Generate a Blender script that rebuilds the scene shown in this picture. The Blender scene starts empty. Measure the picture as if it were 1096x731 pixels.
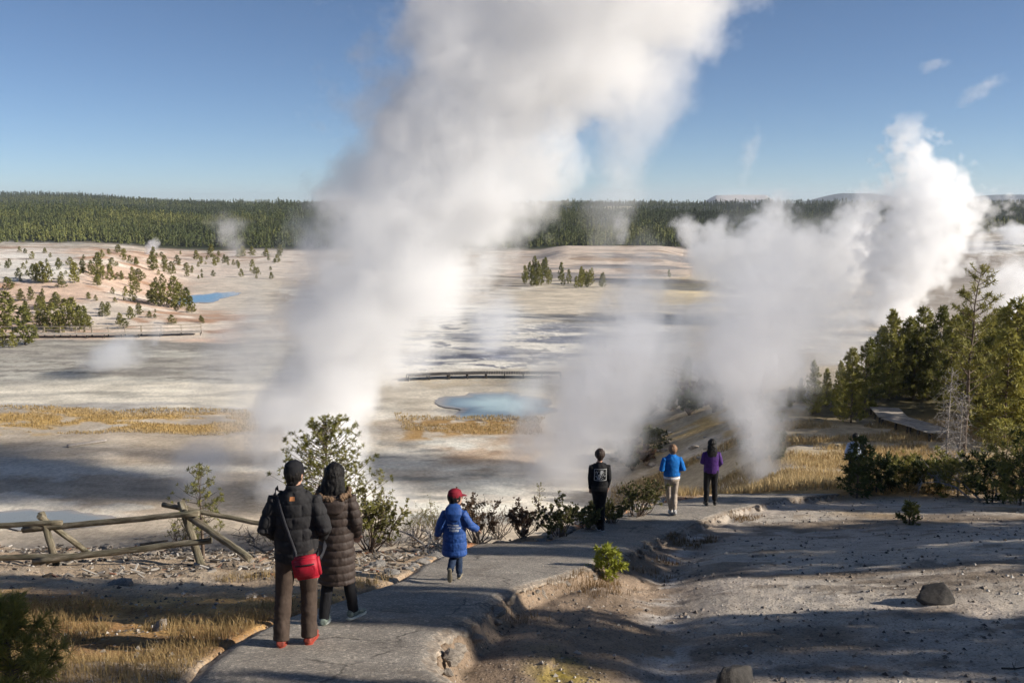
import bpy, bmesh, math, random
import numpy as np
from mathutils import Vector, Matrix
R = math.radians
random.seed(7)
rng = np.random.default_rng(7)
scene = bpy.context.scene
HAZE = .00010
COL = scene.collection

# ------------------------------------------------------------------ camera
PITCH = R(8.39); F = 1000.0; CX, CY = 548.0, 365.5
cam_d = bpy.data.cameras.new('camera'); cam = bpy.data.objects.new('camera', cam_d); COL.objects.link(cam)
cam_d.sensor_width = 36.0; cam_d.lens = 36.0 * F / 1096.0
cam_d.clip_start = 0.1; cam_d.clip_end = 20000
cam.location = (0, 0, 0); cam.rotation_euler = (R(90) - PITCH, 0, 0)
scene.camera = cam

# ------------------------------------------------------------------ noise on numpy arrays
_T = np.random.default_rng(11).random((256, 256))
def vnoise(x, y):
    xi = np.floor(x).astype(np.int64); yi = np.floor(y).astype(np.int64)
    fx = x - xi; fy = y - yi
    fx = fx * fx * (3 - 2 * fx); fy = fy * fy * (3 - 2 * fy)
    a = _T[xi & 255, yi & 255]; b = _T[(xi + 1) & 255, yi & 255]
    c = _T[xi & 255, (yi + 1) & 255]; d = _T[(xi + 1) & 255, (yi + 1) & 255]
    return (a * (1 - fx) + b * fx) * (1 - fy) + (c * (1 - fx) + d * fx) * fy
def fbm(x, y, s, oct=4, seed=0, gain=0.5):
    x = np.asarray(x, float) / s + seed * 17.13; y = np.asarray(y, float) / s + seed * 9.71
    t = 0; a = 1; n = 0
    for _ in range(oct):
        t = t + a * vnoise(x, y); n += a; a *= gain
        x, y = x * 2.03 + 5.2, y * 2.03 + 1.7
    return t / n
def ss(a, b, x):
    t = np.clip((np.asarray(x, float) - a) / (b - a), 0, 1); return t * t * (3 - 2 * t)

# ------------------------------------------------------------------ the shape of the land (camera eye = z 0)
PY = [-60, 0, 8, 12, 19, 23, 30, 40, 50, 60, 78, 118]
PZ = [-2.6, -1.95, -3.98, -4.98, -6.87, -7.62, -9.25, -12.1, -14.1, -15.0, -15.6, -20.0]
def P(y): return np.interp(y, PY, PZ)
def elev(py):  return math.atan((365.5 - py) / 1000) - PITCH       # elevation angle of a horizon height
def ray(px, py):
    v = Vector(((px - CX) / F, (CY - py) / F, -1.0))
    return (Matrix.Rotation(R(90) - PITCH, 3, 'X') @ v)
def on_plane(px, py, fz, y0=3, y1=60):
    d = ray(px, py); d = d / d.y
    ys = np.arange(y0, y1, 0.01); k = np.argmax(d.z * ys < fz(ys)); y = ys[k]
    return d.x * y, y
# path edges: traced outline of the paved walk, as x over depth y
L_PX = [(60,800),(150,765),(205,725),(240,690),(270,674),(300,662),(345,648),(390,632),(425,620),(449,604),(478,592),(508,582),(540,581),(580,579),(611,567),(631,561),(659,551),(695,540),(739,533),(779,526),(818,522),(850,520)]
R_PX = [(500,860),(489,760),(468,715),(477,687),(509,663),(525,647),(541,635),(560,629),(607,614),(631,606),(671,590),(699,578),(731,563),(755,555),(787,545),(818,539),(844,533),(895,529),(960,524)]
def edge(pts):
    a = sorted([on_plane(px, py, P)[::-1] for px, py in pts]); return [q[0] for q in a], [q[1] for q in a]
EL, ER = edge(L_PX), edge(R_PX)
def xl(y): return np.interp(y, *EL) + 0.10 * (fbm(y, y * 0, 0.5, 3, 3) - .5)
def xr(y): return np.interp(y, *ER) + 0.19 * (fbm(y, y * 0, 0.5, 4, 4, .65) - .5) + .2 * (fbm(y, y * 0, 2.2, 2, 24) - .5)
def xg(y): return np.interp(y, [0, 7.5, 13, 16, 20], [0.3, 1.35, 2.15, 2.9, 4.2])
PATH_Y0, PATH_Y1 = 2.5, 26.6
RPX = [-600, 0, 40, 90, 150, 250, 350, 560, 600, 730, 800, 860, 900, 940, 1000, 1096, 1600]
RPY = [212, 210, 210, 211, 216, 222, 224, 225, 220, 223, 227, 227, 226, 225, 224, 221, 218]
def G(x, y, detail=True):
    x = np.asarray(x, float); y = np.asarray(y, float)
    yy = np.maximum(y, 1.0); u = np.clip(x / yy * 1000, -1500, 1500)
    L = np.interp(u, [-700, -150, 0, 60, 110, 170], [15.3, 15.8, 17.5, 19.6, 22.6, 26.5])
    L = L + 0.5 * (fbm(x, y, 1.4, 3, 21) - .5)
    zp = P(y)
    low = np.maximum(P(L) - 0.66 * (y - L), -20.0)
    w = ss(95, 320, u)
    near = np.where(y < L, zp, low) * (1 - w) + zp * w
    # far land
    ridge = np.interp(u + 548, RPX, [math.tan(elev(p)) * 2000 for p in RPY])
    far = np.interp(y, [0, 400, 470, 600, 800, 1200], [-20, -20, -18.5, -14.5, -9.5, -3.5])
    t = np.clip((y - 1200) / 800, 0, 1); far = far * (1 - t) + ridge * t
    far = far + np.where(y > 500, ss(480, 700, y) * (7 + 20 * (1 - ss(900, 1200, y))) * (fbm(x, y, 240, 3, 5) - .5) * (1 - ss(1700, 2000, y)), 0)
    t = ss(2050, 3000, y); far = far * (1 - t) - 60 * t
    m1 = np.exp(-((u - 242) / 42.0) ** 2) * 1.0
    m1 = np.minimum(m1 * 1.5, 1.0)
    m2 = np.exp(-((u - 360) / 70.0) ** 2) + .85 * np.exp(-((u - 520) / 90.0) ** 2) + .9 * np.exp(-((u - 640) / 60.0) ** 2)
    mt = -60 + (math.tan(elev(209)) * 5200 + 60) * m1
    mt = np.maximum(mt, -60 + (math.tan(elev(206.5)) * 5200 + 60) * np.minimum(m2, 1))
    mt = mt + 20 * (fbm(x, y, 500, 4, 6) - .5)
    t = ss(3400, 5200, y); far = far * (1 - t) + mt * t
    # pink hill at left and grey bank at right of the basin
    eu = np.interp(y, [120, 150, 200, 260, 420], [-262, -290, -365, -330, -330])
    hl = ss(0, 1, (eu - u) / 130.0) * ss(136, 215, y) * (1 - .55 * ss(260, 420, y))
    far = far + hl * (6.0 + 3.0 * (fbm(x, y, 30, 3, 8) - .5))
    far = far + ss(320, 520, u) * ss(190, 350, y) * (1 - ss(400, 560, y)) * (7 + 3 * (fbm(x, y, 40, 3, 9) - .5))
    far = far + ss(20, 60, u) * (1 - ss(150, 200, u)) * ss(300, 350, y) * (1 - ss(390, 440, y)) * 2.4
    z = np.where(y < 119, near, far)
    # gully and grey slope right of the walk
    front = 1 - ss(27, 33, y)
    d = x - xr(y)
    D = np.interp(y, [4, 8, 9.5, 12, 16, 26], [.42, .40, .30, .22, .20, .16])
    on = (y > 0) * front
    z = z - on * D * ss(-0.05, 0.22, d)
    z = z - on * .15 * np.exp(-((x - xg(y)) / .55) ** 2) * ss(.1, .8, d) * (1 - ss(15, 19, y))
    z = z + on * np.clip(x - xg(y) - .5, 0, 8) * .055 * (1 - ss(18, 26, y)) 
    z = z + on * 0.5 * ss(26, 34, y) * ss(250, 420, u)
    if detail:
        side = np.maximum(ss(.0, .5, d), ss(.0, .5, xl(y) - x))
        side = np.where((y > PATH_Y0) & (y < PATH_Y1), side, 1.0)
        rough = (1 - ss(30, 60, y))
        n = np.where(d > 1.0, .15, .24) * (fbm(x, y, 2.6, 5, 12, .6) - .5) + np.where(d > 1.0, .08, .13) * (fbm(x, y * 1.6, .5, 5, 13, .62) - .5)
        z = z + side * rough * n
        z = z - .07 * (1 - np.maximum(ss(-.03, .03, d), ss(-.03, .03, xl(y) - x))) * ((y > PATH_Y0) & (y < PATH_Y1))
        z = z + ss(40, 60, y) * (1 - ss(500, 900, y)) * .16 * (fbm(x, y, 6, 4, 14) - .5) * np.where(y > 118, 1.0, .8)
    return z
def g(x, y): return float(G(np.array([x]), np.array([y]))[0])
def at(px, py, y0=3.0, y1=4000.0):
    "the point of the land seen at a place of the photograph"
    d = ray(px, py); d = d / d.y
    ys = np.geomspace(y0, y1, 5000); z = G(d.x * ys, ys, False)
    k = int(np.argmax(d.z * ys < z)); y = ys[k]
    x = d.x * y
    return Vector((x, y, g(x, y)))
def proj(x, y, z):
    c, s = math.cos(PITCH), math.sin(PITCH)
    dep = y * c - z * s; up = y * s + z * c
    dep = np.maximum(dep, .01)
    return CX + F * x / dep, CY - F * up / dep

# ------------------------------------------------------------------ material helpers
class NT:
    def __init__(s, name):
        s.m = bpy.data.materials.new(name); s.m.use_nodes = True; s.t = s.m.node_tree; s.t.nodes.clear()
        s.out = s.t.nodes.new('ShaderNodeOutputMaterial')
    def n(s, typ, ins=None, **kw):
        n = s.t.nodes.new(typ)
        for k, v in kw.items(): setattr(n, k, v)
        for k, v in (ins or {}).items():
            i = n.inputs[k]
            if hasattr(v, 'is_output') or isinstance(v, bpy.types.NodeSocket): s.t.links.new(v, i)
            else: i.default_value = v
        return n
    def l(s, a, b): s.t.links.new(a, b)
    def math(s, op, a, b=0.0, c=0.0, clamp=False):
        n = s.n('ShaderNodeMath', {0: a, 1: b, 2: c}, operation=op, use_clamp=clamp); return n.outputs[0]
    def ramp(s, fac, stops, interp='LINEAR'):
        n = s.n('ShaderNodeValToRGB', {0: fac}); r = n.color_ramp; r.interpolation = interp
        while len(r.elements) < len(stops): r.elements.new(.5)
        for e, (p, c) in zip(r.elements, stops):
            e.position = p; e.color = tuple(c) if len(c) == 4 else (*c, 1)
        return n.outputs[0]
    def noise(s, vec, scale, detail=4, rough=.55, dist=0.0):
        n = s.n('ShaderNodeTexNoise', {'Scale': scale, 'Detail': detail, 'Roughness': rough, 'Distortion': dist})
        if vec is not None: s.l(vec, n.inputs['Vector'])
        return n.outputs['Fac']
    def mix(s, fac, a, b, blend='MIX'):
        n = s.n('ShaderNodeMix', data_type='RGBA', blend_type=blend)
        for i, v in ((0, fac), (6, a), (7, b)):
            if isinstance(v, bpy.types.NodeSocket): s.l(v, n.inputs[i])
            else: n.inputs[i].default_value = v if i == 0 or len(v) == 4 else (*v, 1)
        return n.outputs[2]
    def pos(s): return s.n('ShaderNodeNewGeometry').outputs['Position']
    def obj(s): return s.n('ShaderNodeTexCoord').outputs['Object']
    def bsdf(s, **ins):
        b = s.n('ShaderNodeBsdfPrincipled')
        for k, v in ins.items():
            k = k.replace('_', ' ')
            if isinstance(v, bpy.types.NodeSocket): s.l(v, b.inputs[k])
            else: b.inputs[k].default_value = v if not isinstance(v, tuple) or len(v) == 4 else (*v, 1)
        s.l(b.outputs[0], s.out.inputs['Surface']); return b
    def bump(s, h, strength=.3, dist=.02):
        return s.n('ShaderNodeBump', {'Height': h, 'Strength': strength, 'Distance': dist}).outputs[0]
def simple(name, c, rough=.8, var=.25, scale=8, bump=.25, dist=.01, coord='obj', spec=.3, c2=None, bscale=None, **kw):
    m = NT(name); v = m.obj() if coord == 'obj' else m.pos()
    f = m.noise(v, scale, 5, .6)
    c2 = c2 or tuple(k * (1 - var) for k in c)
    hi = tuple(min(1, k * (1 + var * .6)) for k in c)
    colr = m.ramp(f, [(.3, c2), (.7, hi)])
    h = m.noise(v, bscale or scale * 3, 5, .65)
    m.bsdf(Base_Color=colr, Roughness=rough, Specular_IOR_Level=spec, Normal=m.bump(h, bump, dist), **kw)
    return m.m
# ------------------------------------------------------------------ object helpers
def tag(o, label=None, cat=None, group=None, kind=None):
    if label: o['label'] = label
    if cat: o['category'] = cat
    if group: o['group'] = group
    if kind: o['kind'] = kind
    return o
def empty(name, loc=(0, 0, 0), rz=0.0):
    o = bpy.data.objects.new(name, None); COL.objects.link(o); o.location = loc; o.rotation_euler = (0, 0, rz)
    o.empty_display_size = .1; return o
def mesh_np(name, V, Fc, mat, parent=None, smooth=True, loc=None):
    "V (n,3) array, Fc (m,3) or (m,4) index array"
    V = np.asarray(V, np.float32); Fc = np.asarray(Fc, np.int32); k = Fc.shape[1]
    me = bpy.data.meshes.new(name)
    me.vertices.add(len(V)); me.vertices.foreach_set('co', V.ravel())
    me.loops.add(Fc.size); me.loops.foreach_set('vertex_index', Fc.ravel())
    me.polygons.add(len(Fc)); me.polygons.foreach_set('loop_start', np.arange(0, Fc.size, k, dtype=np.int32))
    me.polygons.foreach_set('use_smooth', np.full(len(Fc), smooth))
    me.update(calc_edges=True)
    for m in (mat if isinstance(mat, (list, tuple)) else [mat]): me.materials.append(m)
    o = bpy.data.objects.new(name, me); COL.objects.link(o)
    if parent is not None: o.parent = parent
    if loc is not None: o.location = loc
    return o
def copy_tree(o, parent=None):
    c = o.copy(); COL.objects.link(c); c.parent = parent
    for ch in o.children: copy_tree(ch, c)
    return c

# ------------------------------------------------------------------ sky and sun
SUN_EL, SUN_AZ = R(25), R(100)           # azimuth measured clockwise from +Y (view direction)
W = bpy.data.worlds.new('World'); scene.world = W; W.use_nodes = True
wt = W.node_tree; bg = wt.nodes['Background']
sk = wt.nodes.new('ShaderNodeTexSky'); sk.sky_type = 'NISHITA'; sk.sun_disc = False
sk.sun_elevation = SUN_EL; sk.sun_rotation = SUN_AZ; sk.altitude = 2300; sk.air_density = .75; sk.dust_density = .15; sk.ozone_density = 3.0
wt.links.new(sk.outputs[0], bg.inputs[0]); bg.inputs[1].default_value = .064
sd = bpy.data.lights.new('sun', 'SUN'); sun = bpy.data.objects.new('sun', sd); COL.objects.link(sun)
sd.energy = 4.7; sd.angle = R(.53); sd.color = (1, .925, .82)
sv = Vector((math.sin(SUN_AZ) * math.cos(SUN_EL), math.cos(SUN_AZ) * math.cos(SUN_EL), math.sin(SUN_EL)))
sun.rotation_euler = sv.to_track_quat('Z', 'Y').to_euler()
sun.location = (60, -20, 40)
scene.view_settings.view_transform = 'Standard'; scene.view_settings.look = 'None'
scene.view_settings.exposure = 0.66; scene.view_settings.gamma = 1.0
cy = scene.cycles
cy.max_bounces = 12; cy.diffuse_bounces = 2; cy.glossy_bounces = 2; cy.transmission_bounces = 2; cy.transparent_max_bounces = 12
cy.volume_bounces = 11; cy.volume_step_rate = 1.0; cy.volume_max_steps = 256
cy.use_adaptive_sampling = True; cy.adaptive_threshold = .03; cy.use_denoising = True
cy.sample_clamp_indirect = 6.0
# ------------------------------------------------------------------ ground sheet
def paint(px, py, x, y, z):
    "colour of the land itself (mineral crusts, dry grass, soil), one value per vertex"
    n1 = fbm(x, y, 9, 5, 31); n2 = fbm(x * .35, y, 3.0, 5, 32); n3 = fbm(x, y, 1.2, 4, 33); n4 = fbm(x, y, 30, 4, 34)
    wx = px + 60 * (fbm(x, y, 14, 4, 35) - .5) ; wy = py + 14 * (n2 - .5) + 8 * (n1 - .5)
    col = np.zeros(x.shape + (3,))
    def setc(m, c):
        m = np.clip(m, 0, 1)[..., None]; col[:] = col * (1 - m) + np.array(c) * m
    def box(x0, x1, y0, y1, fx=25, fy=4):
        return ss(x0 - fx, x0 + fx, wx) * (1 - ss(x1 - fx, x1 + fx, wx)) * ss(y0 - fy, y0 + fy, wy) * (1 - ss(y1 - fy, y1 + fy, wy))
    # basin floor
    col[:] = (.36, .30, .235)
    setc(ss(.42, .62, n4) * .7, (.30, .26, .215))
    setc(ss(.48, .62, n1) * .8, (.52, .48, .42))
    setc(ss(.56, .68, n2) * .6, (.22, .19, .165))
    # smooth wet grey flats and pale terrace at left
    setc(box(-300, 330, 362, 412, 30, 5) * .85, (.29, .27, .235))
    setc(box(-300, 330, 362, 412, 30, 4) * ss(.5, .6, n2) * .7, (.17, .155, .14))
    setc(box(-300, 330, 372, 412, 30, 4) * ss(.45, .6, fbm(x * .3, y, 5, 4, 51)) * .6, (.40, .38, .33))
    setc(box(-400, 310, 411, 433, 40, 1.5), (.52, .47, .39))
    setc(box(-400, 310, 421, 425, 40, .8) * .6, (.25, .23, .2))
    setc(box(-400, 275, 432, 438, 30, 1.2) * .8, (.33, .31, .29))
    # golden grass flats
    grs = (.42, .27, .095)
    setc(box(-400, 262, 440, 462, 16, 4) * ss(.34, .5, fbm(x * .45, y, 2.2, 5, 36)), grs)
    setc(box(425, 590, 446, 470, 14, 3) * ss(.25, .45, n3), (.26, .16, .065))
    setc(box(440, 540, 404, 415, 14, 2) * ss(.3, .5, n3), (.40, .26, .10))
    # tan mud below it
    setc(box(-400, 330, 465, 560, 40, 5) * .5 * ss(.3, .6, n1), (.38, .29, .20))
    setc(box(-400, 330, 500, 570, 40, 5) * ss(.52, .6, n2) * .8, (.50, .46, .40))
    # cracked white crust with slate streams in the middle
    mid = box(430, 735, 325, 402, 25, 6)
    setc(mid * .9, (.55, .52, .47))
    st = ss(.50, .56, fbm(x * .5, y, 4, 6, 37, .68)); 
    setc(box(430, 670, 338, 398, 20, 6) * st * .8, (.20, .20, .215))
    setc(box(500, 640, 352, 380, 20, 5) * ss(.47, .53, fbm(x * .3, y, 4, 6, 38, .7)) * .9, (.15, .16, .20))
    setc(box(430, 560, 378, 398, 20, 5) * ss(.50, .55, fbm(x * .3, y, 4, 6, 39, .7)) * .9, (.15, .16, .20))
    rv = np.abs(fbm(x * .35 + 3 * fbm(x, y, 9, 3, 82), y, 9, 5, 83) - .5)
    setc(box(430, 720, 330, 400, 25, 5) * (1 - ss(.012, .03, rv)) * .95, (.11, .115, .14))
    setc(box(430, 720, 300, 345, 25, 5) * (1 - ss(.008, .022, rv)) * .8, (.20, .18, .16))
    setc(box(-300, 330, 366, 408, 30, 4) * (1 - ss(.008, .025, np.abs(fbm(x * .2, y, 7, 5, 84) - .5))) * .8, (.16, .145, .13))
    setc(box(395, 620, 395, 440, 20, 4) * .8, (.42, .37, .30))
    setc(box(380, 560, 470, 560, 25, 6) * ss(.47, .53, fbm(x * .35, y, 3.0, 5, 40)) * .9, (.50, .48, .43))
    setc(box(380, 570, 472, 560, 25, 6) * ss(.53, .60, fbm(x * .35, y, 2.4, 5, 41)) * .8, (.17, .17, .165))
    setc(box(470, 580, 470, 500, 25, 6) * ss(.45, .55, n1) * .7, (.30, .19, .11))
    # far flats
    setc(box(560, 1300, 296, 345, 20, 5) * .85, (.45, .385, .30))
    setc(box(690, 780, 292, 322, 18, 4) * .8, (.52, .40, .21))
    setc(box(640, 1000, 322, 420, 40, 8) * ss(.5, .6, n2) * .7, (.21, .195, .18))
    setc(box(545, 760, 258, 298, 20, 4) * .9, (.46, .37, .30))
    setc(box(545, 760, 258, 298, 20, 4) * ss(.52, .62, fbm(x, y, 16, 4, 42)) * .8, (.24, .17, .12))
    setc(box(560, 760, 272, 300, 20, 3) * ss(.45, .55, fbm(x * .5, y, 18, 4, 43)) * .7, (.13, .13, .14))
    setc(box(760, 1400, 258, 300, 20, 4) * ss(.35, .5, fbm(x * .5, y, 25, 4, 44)), (.16, .155, .16))
    setc(box(940, 1500, 262, 271, 20, 1.5), (.45, .43, .41))
    setc(box(940, 1500, 272, 345, 20, 3) * .85, (.27, .235, .205))
    # pink hill at left
    pk = box(-400, 245, 268, 364, 25, 4) * (y > 125)
    setc(pk, (.50, .36, .275))
    setc(pk * ss(.45, .6, fbm(x, y, 22, 4, 45)), (.53, .45, .375))
    setc(pk * ss(.60, .70, fbm(x, y, 9, 4, 46)) * .9, (.33, .19, .12))
    setc(box(-400, 75, 268, 300, 20, 5) * .9 * (y > 125), (.56, .52, .47))
    setc(box(200, 345, 262, 300, 20, 4) * .8 * (y > 125), (.50, .43, .37))
    setc(box(200, 300, 298, 335, 20, 4) * .8 * (y > 125), (.45, .40, .34))
    setc(box(-400, 345, 262, 280, 30, 3) * ss(.55, .68, fbm(x, y, 12, 4, 47)) * .8 * (y > 125), (.24, .15, .10))
    # forest floor and mountains
    setc(ss(395, 430, y + 50 * (n4 - .5)), (.035, .042, .018))
    clear = ss(.70, .73, fbm(x, y * .35, 70, 4, 48)) * ss(600, 700, y) * (1 - ss(1500, 1700, y))
    setc(clear, (.30, .26, .15))
    setc(ss(2300, 3000, y), (.03, .036, .035))
    setc(ss(3500, 4500, y) * ss(math.tan(elev(216)) * 5200, math.tan(elev(215)) * 5200, z) * np.exp(-((px - 795) / 32.) ** 4), (.55, .50, .45))
    # shelf right of the walk: dry golden grass over tan soil
    shelf = (y < 125) * (y > 24.0) * ss(640, 700, wx)
    setc(shelf, (.34, .27, .18))
    setc(shelf * ss(.38, .55, fbm(x * .5, y, 2.5, 5, 49)), (.36, .24, .10))
    setc(shelf * ss(.60, .70, fbm(x, y, 4, 5, 50)) * .8, (.40, .34, .27))
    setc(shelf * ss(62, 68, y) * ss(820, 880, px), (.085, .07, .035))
    setc(shelf * ss(76, 84, y), (.30, .25, .19))
    # ledge face and the near slope
    u = px - CX
    L = np.interp(u, [-700, -150, 0, 60, 110, 170], [15.3, 15.8, 17.5, 19.6, 22.6, 26.5])
    nearm = (1 - ss(L + 4, L + 6, y)) * (1 - shelf * ss(24, 28, y))
    setc(nearm, (.27, .205, .145))
    n5 = fbm(x, y, .9, 5, 61); n6 = fbm(x * .5, y, .35, 5, 62); n7 = fbm(x, y, 3.5, 4, 63)
    left = nearm * (x < xl(y)); right = nearm * (x > xr(y))
    setc(left * ss(.45, .6, n7), (.34, .28, .215))
    setc(left * ss(.52, .62, n5) * .6, (.42, .38, .32))
    gl = left * ss(7.2, 8.2, y) * (1 - ss(10.2, 11.8, y + 1.5 * (n7 - .5)))
    setc(gl, (.28, .175, .08)); setc(gl * ss(.45, .6, n6), (.40, .27, .12))
    setc(gl * ss(.55, .65, n5) * .6, (.17, .10, .05))
    setc(left * ss(13.0, 14.5, y) * ss(.5, .6, n6) * .8, (.40, .36, .31))
    setc(left * ss(11.0, 13.5, y) * ss(.6, .7, n5) * .7, (.16, .12, .08))
    setc(left * ss(13.5, 14.5, y) * ss(.6, .66, fbm(x, y, .7, 4, 66)) * .8, (.34, .14, .06))
    d = x - xg(y)
    setc(right, (.25, .20, .155))
    setc(right * ss(.4, .6, n7), (.185, .148, .115))
    gr = right * ss(-.2, 1.2, d + 1.2 * (n7 - .5))
    setc(gr, (.36, .335, .31))
    setc(gr * ss(.46, .6, fbm(x * .45, y, 2.0, 5, 64)), (.39, .37, .34))
    setc(gr * ss(.5, .62, fbm(x * .3, y, 1.2, 5, 65)) * .8, (.17, .14, .11))
    setc(right * np.exp(-(d / .28) ** 2) * ss(.42, .55, n6) * .9, (.42, .41, .40))
    setc(right * np.exp(-((x - xr(y) - 1.1) / .35) ** 2) * (1 - ss(8.8, 9.8, y)) * ss(.4, .55, n5), (.27, .22, .05))
    setc(right * ss(.64, .72, n6) * .6, (.10, .08, .06))
    setc(right * ss(19, 24, y) * ss(.4, .6, n7) * (px > 850), (.29, .215, .12))
    warm = np.where((y > 30)[..., None], np.array([1.12, 1.13, 1.11]), np.array([1.24, 1.14, 1.02])) * np.where(y > 30, 1.12, 1.0)[..., None]
    fine = 1 + (.5 * (fbm(x * .4, y, .9, 5, 97, .6) - .5) + .4 * (fbm(x * .5, y, 4.0, 5, 98, .6) - .5))[..., None] * np.where(y > 30, 1.2, .6)[..., None]
    return np.clip(col * np.where(y > 420, 1.0, 1.0)[..., None] * np.where((y > 400)[..., None], 1.0, warm * fine), 0, .8)
def build_ground():
    a = np.concatenate([np.linspace(-180, -36, 50)[:-1], np.linspace(-36, 36, 800), np.linspace(36, 180, 50)[1:]]) * math.pi / 180
    r = np.concatenate([[.5, 1.2], np.geomspace(2, 40, 330)[:-1], np.geomspace(40, 450, 390)[:-1], np.geomspace(450, 9000, 120)])
    A, Rr = np.meshgrid(a, r); x = np.sin(A) * Rr; y = np.cos(A) * Rr
    z = np.empty_like(x)
    z[:] = G(x, y)
    for cxp, cyp, rx, ry, zc in FLAT:          # level beds for the pools
        q = ((x - cxp) / rx) ** 2 + ((y - cyp) / ry) ** 2
        k = 1 - ss(.8, 2.0, q); z[:] = z * (1 - k) + (zc - .12) * k
    px, py = proj(x, y, z)
    px = np.where(y > .5, px, 5000.0)
    c = paint(px, py, x, y, z)
    V = np.stack([x, y, z], -1).reshape(-1, 3)
    nr, na = x.shape
    i = np.arange(nr - 1)[:, None] * na + np.arange(na - 1)[None]
    Fc = np.stack([i, i + 1, i + na + 1, i + na], -1).reshape(-1, 4)[:, ::-1]
    # ring 0 centre: small fan
    m = NT('land'); v = m.pos()
    at_ = m.n('ShaderNodeAttribute', attribute_name='Col').outputs['Color']
    dist = m.n('ShaderNodeVectorMath', {0: v}, operation='LENGTH').outputs['Value']
    nearf = m.n('ShaderNodeMapRange', {0: dist, 1: 12.0, 2: 45.0, 3: 1.0, 4: 0.0}).outputs[0]
    f1 = m.noise(v, 3.0, 8, .72); f2 = m.noise(v, 34.0, 4, .7); f3 = m.noise(v, .35, 7, .7)
    k = m.math('MULTIPLY_ADD', f1, 1.5, .26)
    k2 = m.math('MULTIPLY_ADD', f3, .8, .6)
    vor = m.n('ShaderNodeTexVoronoi', {'Vector': v, 'Scale': 17.0, 'Randomness': 1.0}, feature='F1')
    peb = m.n('ShaderNodeMapRange', {0: vor.outputs['Distance'], 1: .12, 2: .34, 3: 1.0, 4: 0.0}).outputs[0]
    sel = m.ramp(vor.outputs['Color'], [(.52, (0, 0, 0)), (.56, (1, 1, 1))])
    peb = m.math('MULTIPLY', m.math('MULTIPLY', peb, sel), nearf)
    g1 = m.n('ShaderNodeCombineColor', {0: k, 1: k, 2: k}).outputs[0]
    g2 = m.n('ShaderNodeCombineColor', {0: k2, 1: k2, 2: k2}).outputs[0]
    c1 = m.mix(1.0, m.mix(1.0, at_, g1, 'MULTIPLY'), g2, 'MULTIPLY')
    sp = m.ramp(f2, [(.34, (.42, .4, .38)), (.48, (1, 1, 1)), (.60, (1.0, 1.0, 1.0)), (.70, (1.45, 1.42, 1.38))])
    c1 = m.mix(nearf, c1, m.mix(1.0, c1, sp, 'MULTIPLY'))
    pc = m.mix(m.math('MULTIPLY', peb, .75), c1, m.ramp(vor.outputs['Color'], [(.5, (.10, .085, .07)), (.9, (.42, .38, .33))]))
    h = m.math('ADD', m.math('MULTIPLY', f1, 1.2), m.math('MULTIPLY_ADD', f2, .35, m.math('MULTIPLY', peb, .5)))
    bm_ = m.n('ShaderNodeBump', {'Height': h, 'Strength': .55, 'Distance': .07}).outputs[0]
    m.bsdf(Base_Color=pc, Roughness=.92, Specular_IOR_Level=.15, Normal=bm_)
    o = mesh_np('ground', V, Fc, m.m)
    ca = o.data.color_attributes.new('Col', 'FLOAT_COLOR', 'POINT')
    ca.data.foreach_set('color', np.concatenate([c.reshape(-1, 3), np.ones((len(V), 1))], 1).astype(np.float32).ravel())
    tag(o, 'pale mineral basin floor, dry grass flats and grey gravel slope', kind='structure')
    return o
FLAT = []
def flat_at(px, py, rx, ry_px):
    p = at(px, py); q = at(px, py - ry_px)
    f = (p.x, p.y, rx * p.y / 1000, abs(q.y - p.y), p.z); FLAT.append(f); return f
POOL_A = flat_at(536, 433, 62, 14)
POOL_B = flat_at(219, 319, 26, 6)
POOL_C = flat_at(30, 556, 80, 10)
ground = build_ground()
def water(name, f, col, label, col2=None, kx=1.0, seed=1, rough=.08):
    n = 140; a = np.linspace(0, 2 * math.pi, n, endpoint=False)
    w = 1 + .5 * (fbm(np.cos(a) * 2 + seed * 5, np.sin(a) * 2, 1.0, 4, seed) - .5) * 2
    ks = np.linspace(0, 1, 8)
    V = [(f[0], f[1], f[4] - .03)]
    for k in ks[1:]:
        for j in range(n): V.append((f[0] + f[2] * kx * math.cos(a[j]) * w[j] * k, f[1] + f[3] * math.sin(a[j]) * w[j] * k, f[4] - .03))
    bmv = bmesh.new(); vs = [bmv.verts.new(v) for v in V]
    for j in range(n): bmv.faces.new((vs[0], vs[1 + j], vs[1 + (j + 1) % n]))
    for r_ in range(6):
        b0 = 1 + r_ * n; b1 = b0 + n
        for j in range(n): bmv.faces.new((vs[b0 + j], vs[b1 + j], vs[b1 + (j + 1) % n], vs[b0 + (j + 1) % n]))
    me = bpy.data.meshes.new(name); bmv.to_mesh(me); bmv.free()
    ca = me.attributes.new('rim', 'FLOAT', 'POINT')
    ca.data.foreach_set('value', np.concatenate([[0], np.repeat(ks[1:], n)]).astype(np.float32))
    m = NT(name + '_water'); rim = m.n('ShaderNodeAttribute', attribute_name='rim').outputs['Fac']
    nz = m.noise(m.pos(), .25, 4, .6)
    f_ = m.math('MULTIPLY_ADD', nz, .35, m.math('SUBTRACT', rim, .17))
    c = m.ramp(f_, [(.35, col), (.75, col2 or col), (.95, (.38, .34, .28))])
    m.bsdf(Base_Color=c, Roughness=rough, Specular_IOR_Level=.5, Normal=m.bump(m.noise(m.pos(), 2.5, 3), .12, .02))
    me.materials.append(m.m)
    o = bpy.data.objects.new(name, me); COL.objects.link(o); tag(o, label, kind='structure'); return o
water('pool', POOL_A, (.40, .53, .55), 'milky turquoise hot spring pool in the middle of the basin', (.22, .28, .31), 1.0, 1, .25)
water('pool', POOL_B, (.10, .25, .36), 'small blue pool beyond the pink hillside', (.2, .30, .34), 1.0, 2)
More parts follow.
